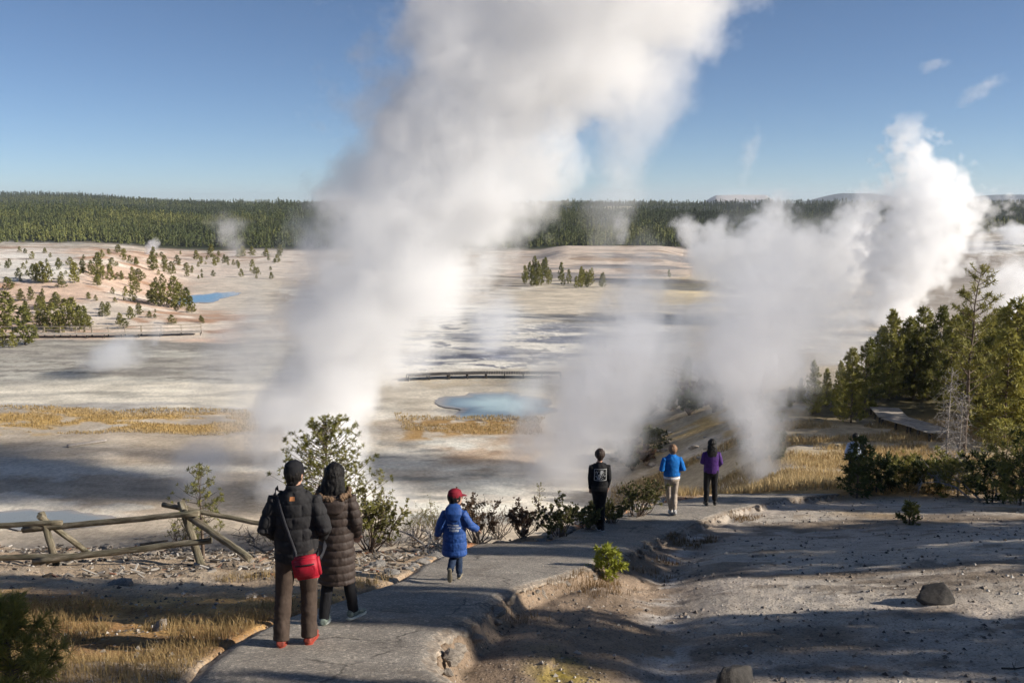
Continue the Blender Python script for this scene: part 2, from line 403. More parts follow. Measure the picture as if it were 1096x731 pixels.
water('pool', POOL_C, (.26, .28, .27), 'grey blue shallow pool under the log fence', (.27, .29, .28), 1.0, 3)

# ------------------------------------------------------------------ paved walk
def build_path():
    ys = np.arange(PATH_Y0, PATH_Y1, .045); nu = 60
    u = np.linspace(0, 1, nu)
    Y, U = np.meshgrid(ys, u, indexing='ij')
    a, b = xl(ys)[:, None], xr(ys)[:, None]
    X = a + (b - a) * U
    # rim erosion
    dl = (X - a); dr = (b - X)
    Z = P(Y) + .012 + .05 * (fbm(X, Y, 2.2, 3, 71) - .5) + .014 * (fbm(X, Y, .25, 4, 72) - .5)
    Z -= .05 * (1 - ss(0, .16, dl)) + .05 * (1 - ss(0, .14, dr)) * (.3 + fbm(X, Y, .3, 3, 73))
    crack = np.abs(fbm(X, Y, 1.6, 4, 74) - .5)
    rows = [np.stack([X, Y, Z], -1)]
    V = rows[0]
    # skirts: left and right broken side faces
    def skirt(xe, sgn, depth, ze):
        out = []
        for k, t in enumerate((.12, .35, .6, .85, 1.15)):
            o_ = sgn * (.01 + .06 * t + .22 * (fbm(ys, ys * 0 + k * 3.1, .16, 4, 75 + (sgn > 0)) - .5))
            out.append(np.stack([xe + o_, ys, ze - depth * t], -1))
        return out
    Dr = np.interp(ys, [4, 8, 9.5, 12, 16, 26], [.42, .40, .30, .22, .20, .16]) 
    sl = skirt(xl(ys), -1, .13, Z[:, 0]); sr = skirt(xr(ys), 1, Dr, Z[:, -1])
    full = np.concatenate([np.stack(sl[::-1], 1), V, np.stack(sr, 1)], 1)
    nr, na = full.shape[:2]
    i = np.arange(nr - 1)[:, None] * na + np.arange(na - 1)[None]
    Fc = np.stack([i, i + 1, i + na + 1, i + na], -1).reshape(-1, 4)
    m = NT('worn_asphalt'); v = m.pos()
    f1 = m.noise(v, 1.3, 6, .65); f2 = m.noise(v, 90, 3, .7); f3 = m.noise(v, 14, 5, .7)
    base = m.ramp(f1, [(.3, (.22, .195, .165)), (.55, (.295, .265, .225)), (.75, (.38, .34, .285))])
    base = m.mix(1.0, base, m.ramp(f2, [(.3, (.45, .45, .45)), (.5, (1, 1, 1)), (.7, (1.55, 1.52, 1.48))]), 'MULTIPLY')
    base = m.mix(m.ramp(f3, [(.58, (0, 0, 0)), (.72, (.55, .55, .55))]), base, (.30, .26, .21))
    rimf = m.n('ShaderNodeAttribute', attribute_name='rim').outputs['Fac']
    rk = m.ramp(m.noise(v, 9, 6, .7), [(.3, (.15, .115, .085)), (.55, (.30, .255, .205)), (.75, (.42, .37, .31))])
    rr = m.math('MULTIPLY_ADD', m.math('SUBTRACT', m.noise(v, 5, 5, .7), .5), 1.5, rimf)
    base = m.mix(m.ramp(rr, [(.42, (0, 0, 0)), (.60, (1, 1, 1))]), base, rk)
    wv = m.n('ShaderNodeVectorMath', {0: v, 1: m.n('ShaderNodeVectorMath', {0: m.n('ShaderNodeTexNoise', {'Vector': v, 'Scale': 2.5, 'Detail': 4}).outputs['Color'], 'Scale': .5}, operation='SCALE').outputs[0]}, operation='ADD').outputs[0]
    ce = m.n('ShaderNodeTexVoronoi', {'Vector': wv, 'Scale': .8}, feature='DISTANCE_TO_EDGE').outputs['Distance']
    crk = m.math('MULTIPLY', m.n('ShaderNodeMapRange', {0: ce, 1: .004, 2: .022, 3: 1.0, 4: 0.0}).outputs[0], m.ramp(m.noise(v, .9, 3), [(.45, (0, 0, 0)), (.6, (1, 1, 1))]))
    base = m.mix(m.math('MULTIPLY', crk, .75), base, (.06, .052, .045))
    pt = m.ramp(m.noise(v, .55, 5, .7), [(.55, (0, 0, 0)), (.60, (.45, .45, .45))]); base = m.mix(pt, base, (.15, .125, .10))
    vp = m.n('ShaderNodeTexVoronoi', {'Vector': v, 'Scale': 42.0}); ag = m.ramp(vp.outputs['Color'], [(.0, (.7, .7, .7)), (.7, (1, 1, 1)), (.85, (1.5, 1.45, 1.4))]); base = m.mix(1.0, base, ag, 'MULTIPLY')
    h = m.math('MULTIPLY_ADD', f2, .25, m.math('MULTIPLY_ADD', f3, .5, m.math('MULTIPLY', rimf, m.noise(v, 12, 6, .7))))
    m.bsdf(Base_Color=base, Roughness=.9, Specular_IOR_Level=.2, Normal=m.bump(h, .6, .03))
    o = mesh_np('path', full.reshape(-1, 3), Fc[:, ::-1], m.m)
    rim = np.concatenate([np.ones((nr, 5)), np.maximum(1 - ss(0, .22, dl), 1 - ss(0, .2, dr)), np.ones((nr, 5))], 1)
    at_ = o.data.attributes.new('rim', 'FLOAT', 'POINT'); at_.data.foreach_set('value', rim.astype(np.float32).ravel())
    tag(o, 'worn grey asphalt walk with crumbling stone edge leading down to the basin', kind='structure')
build_path()
# ------------------------------------------------------------------ steam
def plume(name, Y, spine, label, dens=.6, sharp=3.0, amp=1.6, nscale=.35, detail=5, yd=0.0, cat='steam plume', group=None,
          col=(1, 1, 1), aniso=.35, depth=1.0, step=1.0, fade=None, rough=.62, lac=2.0, billow=0.0, ystretch=1.0, hull=1.5, erode=2.6):
    """spine: (px, py, radius px[, density]) from the vent upward, at depth Y; built as a closed hull round a procedural volume"""
    pts = []
    for k, q in enumerate(spine):
        d = ray(q[0], q[1]); d = d / d.y; yk = Y + yd * k / (len(spine) - 1)
        pts.append((d.x * yk, yk, d.z * yk, q[2] * yk / 1000, q[3] if len(q) > 3 else 1.0))
    z0, z1 = pts[0][2], pts[-1][2]; H = z1 - z0
    bx, by = pts[0][0], pts[0][1]
    xs = [p[0] - bx for p in pts]; S = max(max(map(abs, xs)), abs(yd), 1) * 2.2; RM = max(p[3] for p in pts)
    m = NT(name); o3 = m.obj()
    sep = m.n('ShaderNodeSeparateXYZ', {0: o3})
    t = m.math('DIVIDE', sep.outputs[2], H, clamp=True)
    stops = [((p[2] - z0) / H, ((p[0] - bx) / S + .5, (p[1] - by) / S + .5, p[3] / RM, p[4])) for p in pts]
    rn = m.n('ShaderNodeValToRGB', {0: t}); rr = rn.color_ramp; rr.interpolation = 'B_SPLINE' if len(stops) > 4 else 'EASE'
    while len(rr.elements) < len(stops): rr.elements.new(.5)
    for e, (p_, c_) in zip(rr.elements, stops): e.position = p_; e.color = c_
    rgb = m.n('ShaderNodeSeparateColor', {0: rn.outputs[0]})
    dx = m.math('SUBTRACT', sep.outputs[0], m.math('MULTIPLY_ADD', rgb.outputs[0], S, -.5 * S))
    dy = m.math('DIVIDE', m.math('SUBTRACT', sep.outputs[1], m.math('MULTIPLY_ADD', rgb.outputs[1], S, -.5 * S)), depth)
    rad = m.math('MAXIMUM', m.math('MULTIPLY', rgb.outputs[2], RM), .05)
    d = m.math('DIVIDE', m.math('SQRT', m.math('ADD', m.math('MULTIPLY', dx, dx), m.math('MULTIPLY', dy, dy))), rad)
    mp = m.n('ShaderNodeVectorMath', {0: o3, 1: (1, 1, ystretch)}, operation='MULTIPLY').outputs[0]
    nz = m.n('ShaderNodeTexNoise', {'Vector': mp, 'Scale': nscale, 'Detail': detail, 'Roughness': rough, 'Lacunarity': 2.1})
    f = nz.outputs['Fac']
    if billow:
        vo = m.n('ShaderNodeTexVoronoi', {'Vector': m.n('ShaderNodeVectorMath', {0: mp, 1: m.n('ShaderNodeVectorMath', {0: nz.outputs['Color'], 'Scale': .9 / nscale * .5}, operation='SCALE').outputs[0]}, operation='ADD').outputs[0],
                 'Scale': nscale * 1.6}, feature='SMOOTH_F1' if False else 'F1')
        f = m.math('MULTIPLY_ADD', m.math('SUBTRACT', .45, vo.outputs['Distance']), billow, f)
    e = m.math('MULTIPLY_ADD', m.math('SUBTRACT', f, .5), amp, m.math('SUBTRACT', 1.0, d))
    fd = m.math('MULTIPLY', m.math('SUBTRACT', 1.0, m.math('DIVIDE', sep.outputs[2], H)), 9.0, clamp=True)
    fe = m.math('MULTIPLY', m.math('SUBTRACT', m.math('DIVIDE', sep.outputs[2], H), .62), erode, clamp=True)
    e = m.math('SUBTRACT', e, fe)
    e = m.math('MULTIPLY', e, sharp, clamp=True)
    e = m.math('MULTIPLY', e, e) if sharp < 2.0 else e
    dn = m.math('MULTIPLY', m.math('MULTIPLY', e, m.math('MULTIPLY', rn.outputs[1], fd)), dens)
    vol = m.n('ShaderNodeVolumePrincipled', {'Color': (*col, 1), 'Density': dn, 'Anisotropy': aniso})
    m.l(vol.outputs[0], m.out.inputs['Volume'])
    m.m.volume_intersection_method = 'FAST' if hasattr(m.m, 'volume_intersection_method') else None
    try: m.m.cycles.volume_step_rate = step
    except Exception: pass
    # hull
    zz = [(p[2] - z0) for p in pts]; n = 26; seg = 20
    V = []; ts = np.linspace(0, H, n)
    cx_ = np.interp(ts, zz, xs); cy_ = np.interp(ts, zz, [p[1] - by for p in pts]); rd = np.interp(ts, zz, [p[3] for p in pts])
    ker = np.array([.25, .5, .25])
    rd = np.maximum(rd, np.convolve(np.pad(rd, 1, 'edge'), ker, 'valid')) * hull
    for k in range(n):
        for j in range(seg):
            a = 2 * math.pi * j / seg; V.append((cx_[k] + rd[k] * math.cos(a), cy_[k] + rd[k] * depth * math.sin(a), ts[k]))
    bmv = bmesh.new(); vs = [bmv.verts.new(v) for v in V]
    for k in range(n - 1):
        for j in range(seg):
            q = (j + 1) % seg; bmv.faces.new((vs[k * seg + j], vs[k * seg + q], vs[(k + 1) * seg + q], vs[(k + 1) * seg + j]))
    bmv.faces.new(vs[:seg][::-1]); bmv.faces.new(vs[-seg:])
    bmesh.ops.recalc_face_normals(bmv, faces=bmv.faces)
    me = bpy.data.meshes.new(name); bmv.to_mesh(me); bmv.free(); me.materials.append(m.m)
    o = bpy.data.objects.new(name, me); COL.objects.link(o); o.location = (bx, by, z0)
    tag(o, label, cat, group); return o
plume('steam_plume', 62, [(334,540,70),(336,500,72),(340,450,72),(358,400,82),(392,350,98),(420,300,112),(448,250,122),(474,200,126),(498,150,130),(532,100,146),(576,50,166),(612,0,186),(648,-60,200),(700,-140,215,.8)],
      'tallest thick white steam column rising past the top of the picture', dens=.36, sharp=2.8, amp=2.3, nscale=.26, detail=7, aniso=.0, erode=.2, rough=.6)
SP = 'steam_plume'
def sp(*a, **k): return plume(SP, *a, **k)
sp(66, [(584,548,44),(600,500,78),(636,450,104),(664,400,102),(678,350,84),(688,300,62),(694,240,30,.6)],
   'grey leaning steam column just behind the person in black, ending halfway up the far forest', dens=.42, sharp=1.7, amp=2.3, nscale=.32, detail=6, aniso=.68, erode=1.4, col=(.95, .95, .96))
sp(46, [(830,552,30),(822,500,34),(812,460,40),(800,425,62),(800,390,90,.9),(818,350,108,.7),(830,300,118,.42),(832,250,118,.22),(832,200,80,.1)],
   'narrow steam column at the far end of the walk spreading into a grey veil', dens=.80, sharp=1.7, amp=2.4, nscale=.46, detail=6, aniso=.7, erode=1.0, col=(.95, .95, .96))
sp(155, [(952,362,36),(950,330,40),(968,295,48),(992,250,60),(1006,220,58),(994,190,44),(978,162,38),(976,140,34),(968,118,22,.7)],
   'bright white billowing cauliflower shaped steam cloud above the dark pines', dens=.30, sharp=3.0, amp=2.9, nscale=.24, detail=6, billow=.38, step=.7, erode=1.2, aniso=.2)
sp(190, [(880,345,60,.5),(872,310,66),(868,270,70,.8),(880,235,55,.5),(905,205,30,.3)],
   'broad grey white steam cloud drifting between the narrow column and the cauliflower cloud', dens=.06, sharp=1.6, amp=2.5, nscale=.17, detail=6, billow=.2, aniso=.6)
sp(230, [(800,310,60,.6),(790,275,66),(776,258,52),(770,240,30,.5)],
   'puffy steam bank in front of the bare topped far mountain', dens=.10, sharp=2.0, amp=2.3, nscale=.14, detail=6, billow=.2, aniso=.5)
sp(300, [(745,275,10),(738,250,16),(733,235,22,.6),(735,222,14,.3)], 'small white puff at the foot of the forest beside the puffy steam bank', dens=.2, sharp=2.2, amp=2.2, nscale=.35, detail=4)
sp(330, [(664,262,10,.5),(666,248,12),(664,232,13,.7),(668,218,8,.4)], 'thin wisp standing before the dark forest above the middle of the basin', dens=.12, sharp=1.6, amp=2.0, nscale=.3, detail=4)
sp(140, [(1092,345,34),(1090,310,40),(1088,280,34),(1084,262,16,.6)], 'white steam cloud behind the tallest pine, cut by the edge of the picture', dens=.3, sharp=2.4, amp=2.0, nscale=.3, detail=4, billow=.4)
sp(300, [(1088,262,16),(1090,246,24),(1084,234,16,.6)], 'small steam puff against the forest above the grey bank', dens=.2, sharp=2.5, amp=2.0, nscale=.25, detail=4)
sp(330, [(160,272,6),(164,262,8),(167,252,7,.6)], 'tiny upright steam puff at the forest edge above the pink hillside', dens=.4, sharp=2.5, amp=2.0, nscale=.7, detail=3)
sp(330, [(252,275,14,.6),(246,255,20),(244,235,26,.6),(238,216,20,.3)], 'faint steam wisp over the forest, between the pink hillside and the tallest column', dens=.10, sharp=1.5, amp=2.1, nscale=.2, detail=4)
sp(108, [(112,394,40),(120,378,44),(136,362,36,.7),(158,345,20,.4)], 'low steam patch over the wet grey flat below the far boardwalk', dens=.35, sharp=1.4, amp=2.1, nscale=.35, detail=4)
sp(128, [(165,370,9),(168,350,12),(166,334,10,.5)], 'small grey steam puff beside the end of the far boardwalk', dens=.25, sharp=1.6, amp=1.9, nscale=.5, detail=4)
sp(72, [(262,500,50,.3),(262,430,66,.5),(262,390,66,.7),(268,340,62,.6),(276,295,46,.4),(262,262,30,.25)], 'pale thin steam veil beside the tallest column, over the golden grass', dens=.30, sharp=1.4, amp=2.0, nscale=.22, detail=4)
sp(63, [(212,530,40,.8),(212,500,56),(216,470,46,.7),(222,446,22,.3)], 'low thin steam patch on the tan mud in front of the golden grass', dens=.35, sharp=1.4, amp=2.1, nscale=.3, detail=4)
sp(58, [(22,592,60),(34,566,66),(50,546,40,.5)], 'low blue grey steam lying on the shallow pool behind the log fence', dens=.8, sharp=1.3, amp=2.1, nscale=.35, detail=4)
sp(54, [(424,572,34),(420,545,42),(412,515,34,.7),(410,490,20,.4)], 'low blue grey steam at the foot of the tallest column, behind the fallen branches', dens=.4, sharp=1.4, amp=2.1, nscale=.35, detail=4)
sp(88, [(560,445,34,.5),(566,420,38),(575,395,30,.6),(585,370,20,.4)], 'thin steam drifting off the turquoise pool', dens=.25, sharp=1.3, amp=2.1, nscale=.25, detail=4)
sp(122, [(520,376,32),(526,345,50),(534,318,44,.7),(545,290,26,.4)], 'soft white steam over the cracked white crust', dens=.22, sharp=1.4, amp=2.1, nscale=.22, detail=4)
sp(90, [(640,62,60,.2),(655,40,90,.5),(690,0,100,.6),(735,-50,110,.5)] , 'ragged thin steam trailing from the top of the tallest column', dens=.06, sharp=1.6, amp=2.2, nscale=.13, detail=4) if False else None
sp(62, [(640,290,16,.2),(650,240,34,.35),(662,180,48,.5),(680,120,56,.6),(712,60,66,.6),(745,0,66,.6),(780,-60,60,.5)], 'ragged thin steam curtain hanging beside the tallest column', dens=.34, sharp=1.9, amp=2.4, nscale=.24, detail=5)
for q, lb in (([(1028,116,9,.5),(1046,98,20),(1066,84,18),(1082,72,7,.5)], 'larger of the two small torn steam wisps high in the blue sky'),
              ([(990,80,8,.5),(1000,68,18),(1012,58,12,.6)], 'smaller torn steam wisp high in the blue sky'),
              ([(794,200,8,.4),(800,172,13),(810,142,15,.7),(806,120,8,.4)], 'faint upright steam wisp in the sky over the bare topped mountain')):
    plume('steam_wisp', 200, q, lb, dens=.10, sharp=1.3, amp=2.2, nscale=.4, detail=5, cat='steam wisp')

for (q, Y, lb) in (([(752,300,16),(756,280,24),(762,258,26),(770,236,22),(778,226,12,.6)], 245, 'small billowing puff at the edge of the bank, beside the dark forest'),
                   ([(800,312,22),(806,288,34),(812,262,36),(826,234,30),(838,200,18,.6)], 235, 'billowing puff directly beneath the bare topped mountain'),
                   ([(848,318,24),(850,292,36),(856,264,38),(862,246,28),(866,232,14,.6)], 225, 'billowing puff in the middle of the steamy bank, below the dark blue ridge'),
                   ([(900,326,26),(902,300,36),(908,270,40),(918,232,34),(930,190,20,.6)], 215, 'billowing puff touching the flank of the cauliflower shaped cloud')):
    sp(Y, q, lb, dens=.22, sharp=2.2, amp=2.7, nscale=.26, detail=7, billow=.25, step=.8, aniso=.5, erode=1.2)

sp(100, [(752,440,56,.6),(778,390,92),(806,335,110),(826,285,90,.6),(838,235,50,.3)], 'thin broad haze of steam drifting low over the basin behind the narrow column', dens=.10, sharp=1.5, amp=2.3, nscale=.2, detail=6, aniso=.6, erode=1.2)
sp(110, [(905,420,50,.7),(900,380,72),(896,335,76),(900,290,50,.5)], 'thin steam hanging over the steamy end of the pine row', dens=.13, sharp=1.5, amp=2.3, nscale=.2, detail=6, aniso=.6, erode=1.2)
# ------------------------------------------------------------------ vegetation
def needle_mat(name, a, b, transl=.25, rough=.6):
    m = NT(name); v = m.pos()
    f = m.noise(v, 1.1, 4, .7); f2 = m.noise(v, 9.0, 2, .6)
    rnd = m.n('ShaderNodeObjectInfo').outputs['Random']
    t = m.math('ADD', m.math('MULTIPLY', f, .6), m.math('MULTIPLY_ADD', f2, .5, m.math('MULTIPLY_ADD', rnd, .22, -.16)))
    c = m.ramp(t, [(.30, a), (.72, b)])
    d = m.n('ShaderNodeBsdfPrincipled', {'Base Color': c, 'Roughness': rough, 'Specular IOR Level': .25})
    tr = m.n('ShaderNodeBsdfTranslucent', {'Color': c})
    mx = m.n('ShaderNodeMixShader', {0: transl, 1: d.outputs[0], 2: tr.outputs[0]})
    m.l(mx.outputs[0], m.out.inputs['Surface']); return m.m
NEED = needle_mat('pine_needles', (.065, .080, .020), (.33, .30, .075))
NEED_D = needle_mat('dark_needles', (.03, .042, .014), (.12, .14, .04))
NEED_Y = needle_mat('bright_needles', (.13, .17, .02), (.36, .37, .05), .3)
NEED_F = needle_mat('forest_needles', (.040, .058, .018), (.150, .155, .045), .1)
LEAF_R = needle_mat('reddish_leaves', (.08, .045, .03), (.22, .15, .09), .2)
LEAF_G = needle_mat('olive_leaves', (.085, .09, .03), (.30, .27, .10), .25)
STRAW = needle_mat('dry_grass_blades', (.22, .145, .06), (.50, .37, .17), .3)
STRAW_L = needle_mat('golden_grass_blades', (.32, .22, .10), (.62, .48, .25), .3)
STRAW_D = needle_mat('brown_grass_blades', (.14, .085, .035), (.33, .22, .10), .3)
BARK = simple('bark', (.16, .12, .09), .9, .4, 9, .5, .02)
DEAD = simple('dead_wood', (.34, .31, .28), .85, .45, 12, .5, .01)
DEAD_D = simple('weathered_dark_wood', (.17, .145, .12), .85, .45, 12, .5, .01)

def unit(v): return v / (np.linalg.norm(v, axis=-1, keepdims=True) + 1e-9)
def tufts(Pn, D, size, k, width, rg, spread=.9):
    n = len(Pn); P3 = np.repeat(Pn, k, 0); D3 = np.repeat(D, k, 0)
    S = np.repeat(np.broadcast_to(size, (n,)), k) * rg.uniform(.7, 1.2, n * k)
    d = unit(D3 * .7 + rg.normal(0, spread, (n * k, 3)))
    s = unit(np.cross(d, rg.normal(0, 1, (n * k, 3))))
    w = (S * width)[:, None]
    a = P3 - d * (S * .15)[:, None]; b = P3 + d * (S * .45)[:, None] + s * w; c = P3 + d * S[:, None]; e = P3 + d * (S * .45)[:, None] - s * w
    V = np.stack([a, b, c, e], 1).reshape(-1, 3)
    return V, np.arange(len(V)).reshape(-1, 4)
def tubes(segs, n=6):
    "segs: list of (points list, radii list) -> V, F quads"
    V = []; Fq = []; base = 0
    for pts, rad in segs:
        pts = np.array(pts, float); m = len(pts)
        t = unit(np.gradient(pts, axis=0)); ref = np.array([0, 0, 1.0]) if abs(t[0][2]) < .8 else np.array([1.0, 0, 0])
        s = unit(np.cross(t, ref)); b = np.cross(t, s)
        a = np.arange(n) * 2 * math.pi / n
        ring = pts[:, None] + np.array(rad)[:, None, None] * (s[:, None] * np.cos(a)[None, :, None] + b[:, None] * np.sin(a)[None, :, None])
        V.append(ring.reshape(-1, 3))
        for i in range(m - 1):
            for j in range(n):
                q = (j + 1) % n; Fq.append((base + i * n + j, base + i * n + q, base + (i + 1) * n + q, base + (i + 1) * n + j))
        base += m * n
        if n == 6:                                   # end caps
            Fq.append((base - 6, base - 5, base - 4, base - 3)); Fq.append((base - 6, base - 3, base - 2, base - 1))
            b0 = base - m * n; Fq.append((b0 + 3, b0 + 2, b0 + 1, b0)); Fq.append((b0 + 5, b0 + 4, b0 + 3, b0))
    return np.concatenate(V), np.array(Fq)
def pine(seed, H, Rm, nb=110, per=9, k=7, size=.2, width=.12, base=.12, mat=None, lean=0.0, gap=0.0, upsw=.35, prof=.75, top=.02, name='pine_tree', wood=True, dead=0, barkm=None):
    rg = np.random.default_rng(seed)
    root = empty(name)
    zs = np.linspace(0, 1, 12); wob = np.cumsum(rg.normal(0, .008 * H, (12, 2)), 0) * zs[:, None]
    cx = wob[:, 0] + lean * zs * H; cy_ = wob[:, 1]
    tr = H * .011 + .015
    segs = [([(cx[i], cy_[i], zs[i] * H - (.15 if i == 0 else 0)) for i in range(12)], [tr * (1.25 if i == 0 else 1) * (1 - .93 * zs[i]) for i in range(12)])]
    C, D, SZ = [], [], []
    for i in range(nb):
        h = base + (1 - base - top) * ((i + rg.random()) / nb) ** .92
        if gap and rg.random() < gap: continue
        L = Rm * ((1 - h) ** prof) * rg.uniform(.55, 1.15) * min(1, .45 + (h - base) * 5) + .05 * H * .3
        a = i * 2.399 + rg.normal(0, .5)
        up = upsw * (.3 + h) + rg.normal(0, .12)
        d = np.array([math.cos(a), math.sin(a), up]); d /= np.linalg.norm(d)
        p0 = np.array([np.interp(h, zs, cx), np.interp(h, zs, cy_), h * H])
        lat = np.cross(d, [0, 0, 1.0]); lat /= np.linalg.norm(lat) + 1e-9
        tip = p0 + d * L + np.array([0, 0, .12 * L])
        if wood: segs.append(([p0, p0 + d * L * .5 + np.array([0, 0, -.03 * L]), tip], [tr * .28 * (1 - h * .6), tr * .16, tr * .05]))
        m = max(2, int(per * (L / Rm) ** .8 + .5))
        t = rg.uniform(.30, 1.02, m); t[0] = 1.0
        o = rg.uniform(-1, 1, m) * .42 * L * (1.08 - t)
        pts = p0 + d * (t * L)[:, None] + lat * o[:, None] + np.array([0, 0, 1]) * (.12 * L * t ** 2 + rg.normal(0, .04 * L, m))[:, None]
        C.append(pts); D.append(unit(d + lat * (o / (L + 1e-6))[:, None] * 1.4 + np.array([0, 0, .55])))
        SZ.append(np.full(m, size) * rg.uniform(.75, 1.2, m))
    for q in range(4): C.append(np.array([[cx[-1], cy_[-1], H * (1 - .02 * q)]])); D.append(np.array([[rg.normal(0, .3), rg.normal(0, .3), 1.0]])); SZ.append(np.array([size * .8]))
    V, Fq = tubes(segs, 5 if wood else 4)
    mesh_np('trunk', V, Fq, barkm or BARK, root)
    V, Fq = tufts(np.concatenate(C), np.concatenate(D), np.concatenate(SZ), k, width, rg)
    mesh_np('crown', V, Fq, mat or NEED, root, smooth=False)
    root['h'] = H
    return root
def shrub(seed, H, Wd, stems=14, per=10, k=6, size=.07, width=.22, mat=None, name='shrub', woodm=None, up=1.0, split=2, root=None):
    rg = np.random.default_rng(seed); root = root or empty(name); segs = []; C = []; D = []
    for i in range(stems):
        a = rg.uniform(0, 6.283); tilt = rg.uniform(.1, 1) * Wd / 2
        p = np.array([rg.normal(0, .04 * Wd), rg.normal(0, .04 * Wd), -.04]); L = H * rg.uniform(.55, 1.05)
        q = np.array([math.cos(a) * tilt, math.sin(a) * tilt, L * up]); mid = p * .45 + q * .45 + np.array([0, 0, -.08 * H]) + rg.normal(0, .05 * H, 3)
        segs.append(([p, mid, q], [.012 * H + .004, .008 * H + .003, .003]))
        for s_ in range(split):
            f = rg.uniform(.3, .8); b = mid * (1 - f) + q * f; e = b + rg.normal(0, .16, 3) * H + np.array([0, 0, .12 * H])
            segs.append(([b, (b + e) / 2 + rg.normal(0, .02, 3) * H, e], [.005 * H + .002, .004 * H + .002, .002]))
            t = rg.uniform(.2, 1.05, per)[:, None]; C.append(b * (1 - t) + e * t + rg.normal(0, .02 * H, (per, 3))); D.append(np.repeat(unit((e - b)[None] + np.array([[0, 0, .1]])), per, 0))
        t = rg.uniform(.35, 1.05, per)[:, None]; C.append(mid * (1 - t) + q * t + rg.normal(0, .03 * H, (per, 3))); D.append(np.repeat(unit((q - mid)[None] + np.array([[0, 0, .1]])), per, 0))
    V, Fq = tubes(segs, 4); mesh_np('stems', V, Fq, woodm or BARK, root)
    if k:
        C = np.concatenate(C); C[:, 2] = np.maximum(C[:, 2], .02)
        V, Fq = tufts(C, np.concatenate(D), size, k, width, rg, .7); mesh_np('foliage', V, Fq, mat or LEAF_G, root, smooth=False)
    root['h'] = H; return root
USED = set()
def put(proto, x, y, H, label, cat, group=None, rz=None, wide=1.0, z=None, sink=.03):
    o = proto if proto.name not in USED else copy_tree(proto)
    USED.add(proto.name); s = H / proto['h']
    o.location = (x, y, (g(x, y) if z is None else z) - sink * H * .3); o.scale = (s * wide, s * wide, s); o.rotation_euler = (0, 0, rz if rz is not None else random.uniform(0, 6.28))
    tag(o, label, cat, group); return o
def xy(px, Y, py=400):
    d = ray(px, py); return d.x / d.y * Y, Y
def top_h(px, Y, top):
    x = ray(px, top).x / ray(px, top).y * Y; return x, math.tan(elev(top)) * Y * 1.0 - g(x, Y) if False else (ray(px, top).z / ray(px, top).y * Y - g(x, Y))
# --- the pine row beyond the meadow
NEED_R = needle_mat('sunlit_needles', (.085, .10, .025), (.42, .38, .09), .3)
row = [pine(20 + i, 6.5, 1.9 + .15 * (i % 3), nb=135, per=12, k=8, size=.28, width=.13, base=.03, prof=.8, gap=.04, mat=NEED_R) for i in range(4)]
rowm = [(957,331,66),(973,339,64),(990,329,63),(1008,327,65),(1021,337,68),(943,349,70),(1092,318,58),(1076,329,62),(1064,338,66),(1034,330,70),
        (929,362,68),(915,372,64),(901,386,66),(886,394,70),(873,386,67),(858,404,72),(846,414,70),(950,372,60),(1000,372,58),(1058,352,60),(966,360,72),(1084,352,54),(1104,330,60),(1120,322,56),(982,352,72),(1140,335,64)]
lab_row = {0: 'tall dark pointed pine at the peak of the row beyond the meadow, above the boardwalk', 6: 'tall pine at the edge of the picture behind the tallest pine'}
for i, (px, tp, Y) in enumerate(rowm):
    if 936 < px < 1012: Y = max(Y, 73 + (i % 3) * 1.5)
    x, H = top_h(px, Y, tp)
    r_ = (abs(hash_) if False else (i * 7) % 4)
    put(row[r_], x, Y, H, 'dark green pine in the dense row beyond the boardwalk' if px > 935 else 'hazy grey green pine at the thin steamy end of the row', 'pine tree',
        'pines of the row beyond the boardwalk' if px > 935 else 'pines at the steamy end of the row', wide=(.98 if px > 935 else .8) * random.uniform(.85, 1.2))
# tallest pine with an open crown, and the grey dead one beside it
x, H = top_h(1045, 37, 283)
big = pine(77, H, 1.55, nb=84, per=10, k=14, size=.21, width=.07, base=.30, prof=.40, gap=.25, upsw=.45)
put(big, x, 37, H, 'tallest open crowned pine rising out of the dark brush', 'pine tree', rz=1.0)
x, H = top_h(1020, 35, 392)
dead = shrub(5, 1, 1, 1, 1, 0) if False else None
def dead_tree(seed, H, nb=90, name='dead_tree'):
    rg = np.random.default_rng(seed); root = empty(name); tr = .05
    segs = [([(0, 0, -.2), (.03, .02, H * .5), (.0, .05, H)], [tr, tr * .7, .01])]
    for i in range(nb):
        h = rg.uniform(.05, .97); a = rg.uniform(0, 6.28); L = .75 * (1 - h * .6) * rg.uniform(.4, 1.3)
        p = np.array([.02, .02, h * H]); d = np.array([math.cos(a), math.sin(a), rg.uniform(-.35, .3)])
        q = p + d * L; md = (p + q) / 2 + np.array([0, 0, .08 * L]) + rg.normal(0, .04, 3)
        segs.append(([p, md, q], [.013, .009, .004]))
        for _ in range(3):
            e = md + (q - md) * rg.random() ; segs.append(([e, e + rg.normal(0, .11, 3), e + rg.normal(0, .2, 3)], [.006, .005, .003]))
    V, Fq = tubes(segs, 5); mesh_np('trunk', V, Fq, DEAD, root); root['h'] = H; return root
dt = dead_tree(3, H); put(dt, x, 35, H, 'leafless grey dead tree with fine twigs beside the tallest pine', 'dead tree')
x, H = top_h(1030, 33.5, 420); dt2 = dead_tree(9, H); put(dt2, x, 33.5, H, 'shorter leafless grey dead tree leaning in the brush', 'dead tree')
pl_ = at(735, 413, 60); x = pl_.x; H = 32 * pl_.y / 1000
lone = pine(31, H, .9, nb=70, per=7, k=6, size=.25, width=.14, base=.05, prof=.8); put(lone, x, pl_.y, H, 'lone small pointed pine standing in the steam beside the railed boardwalk', 'pine tree')
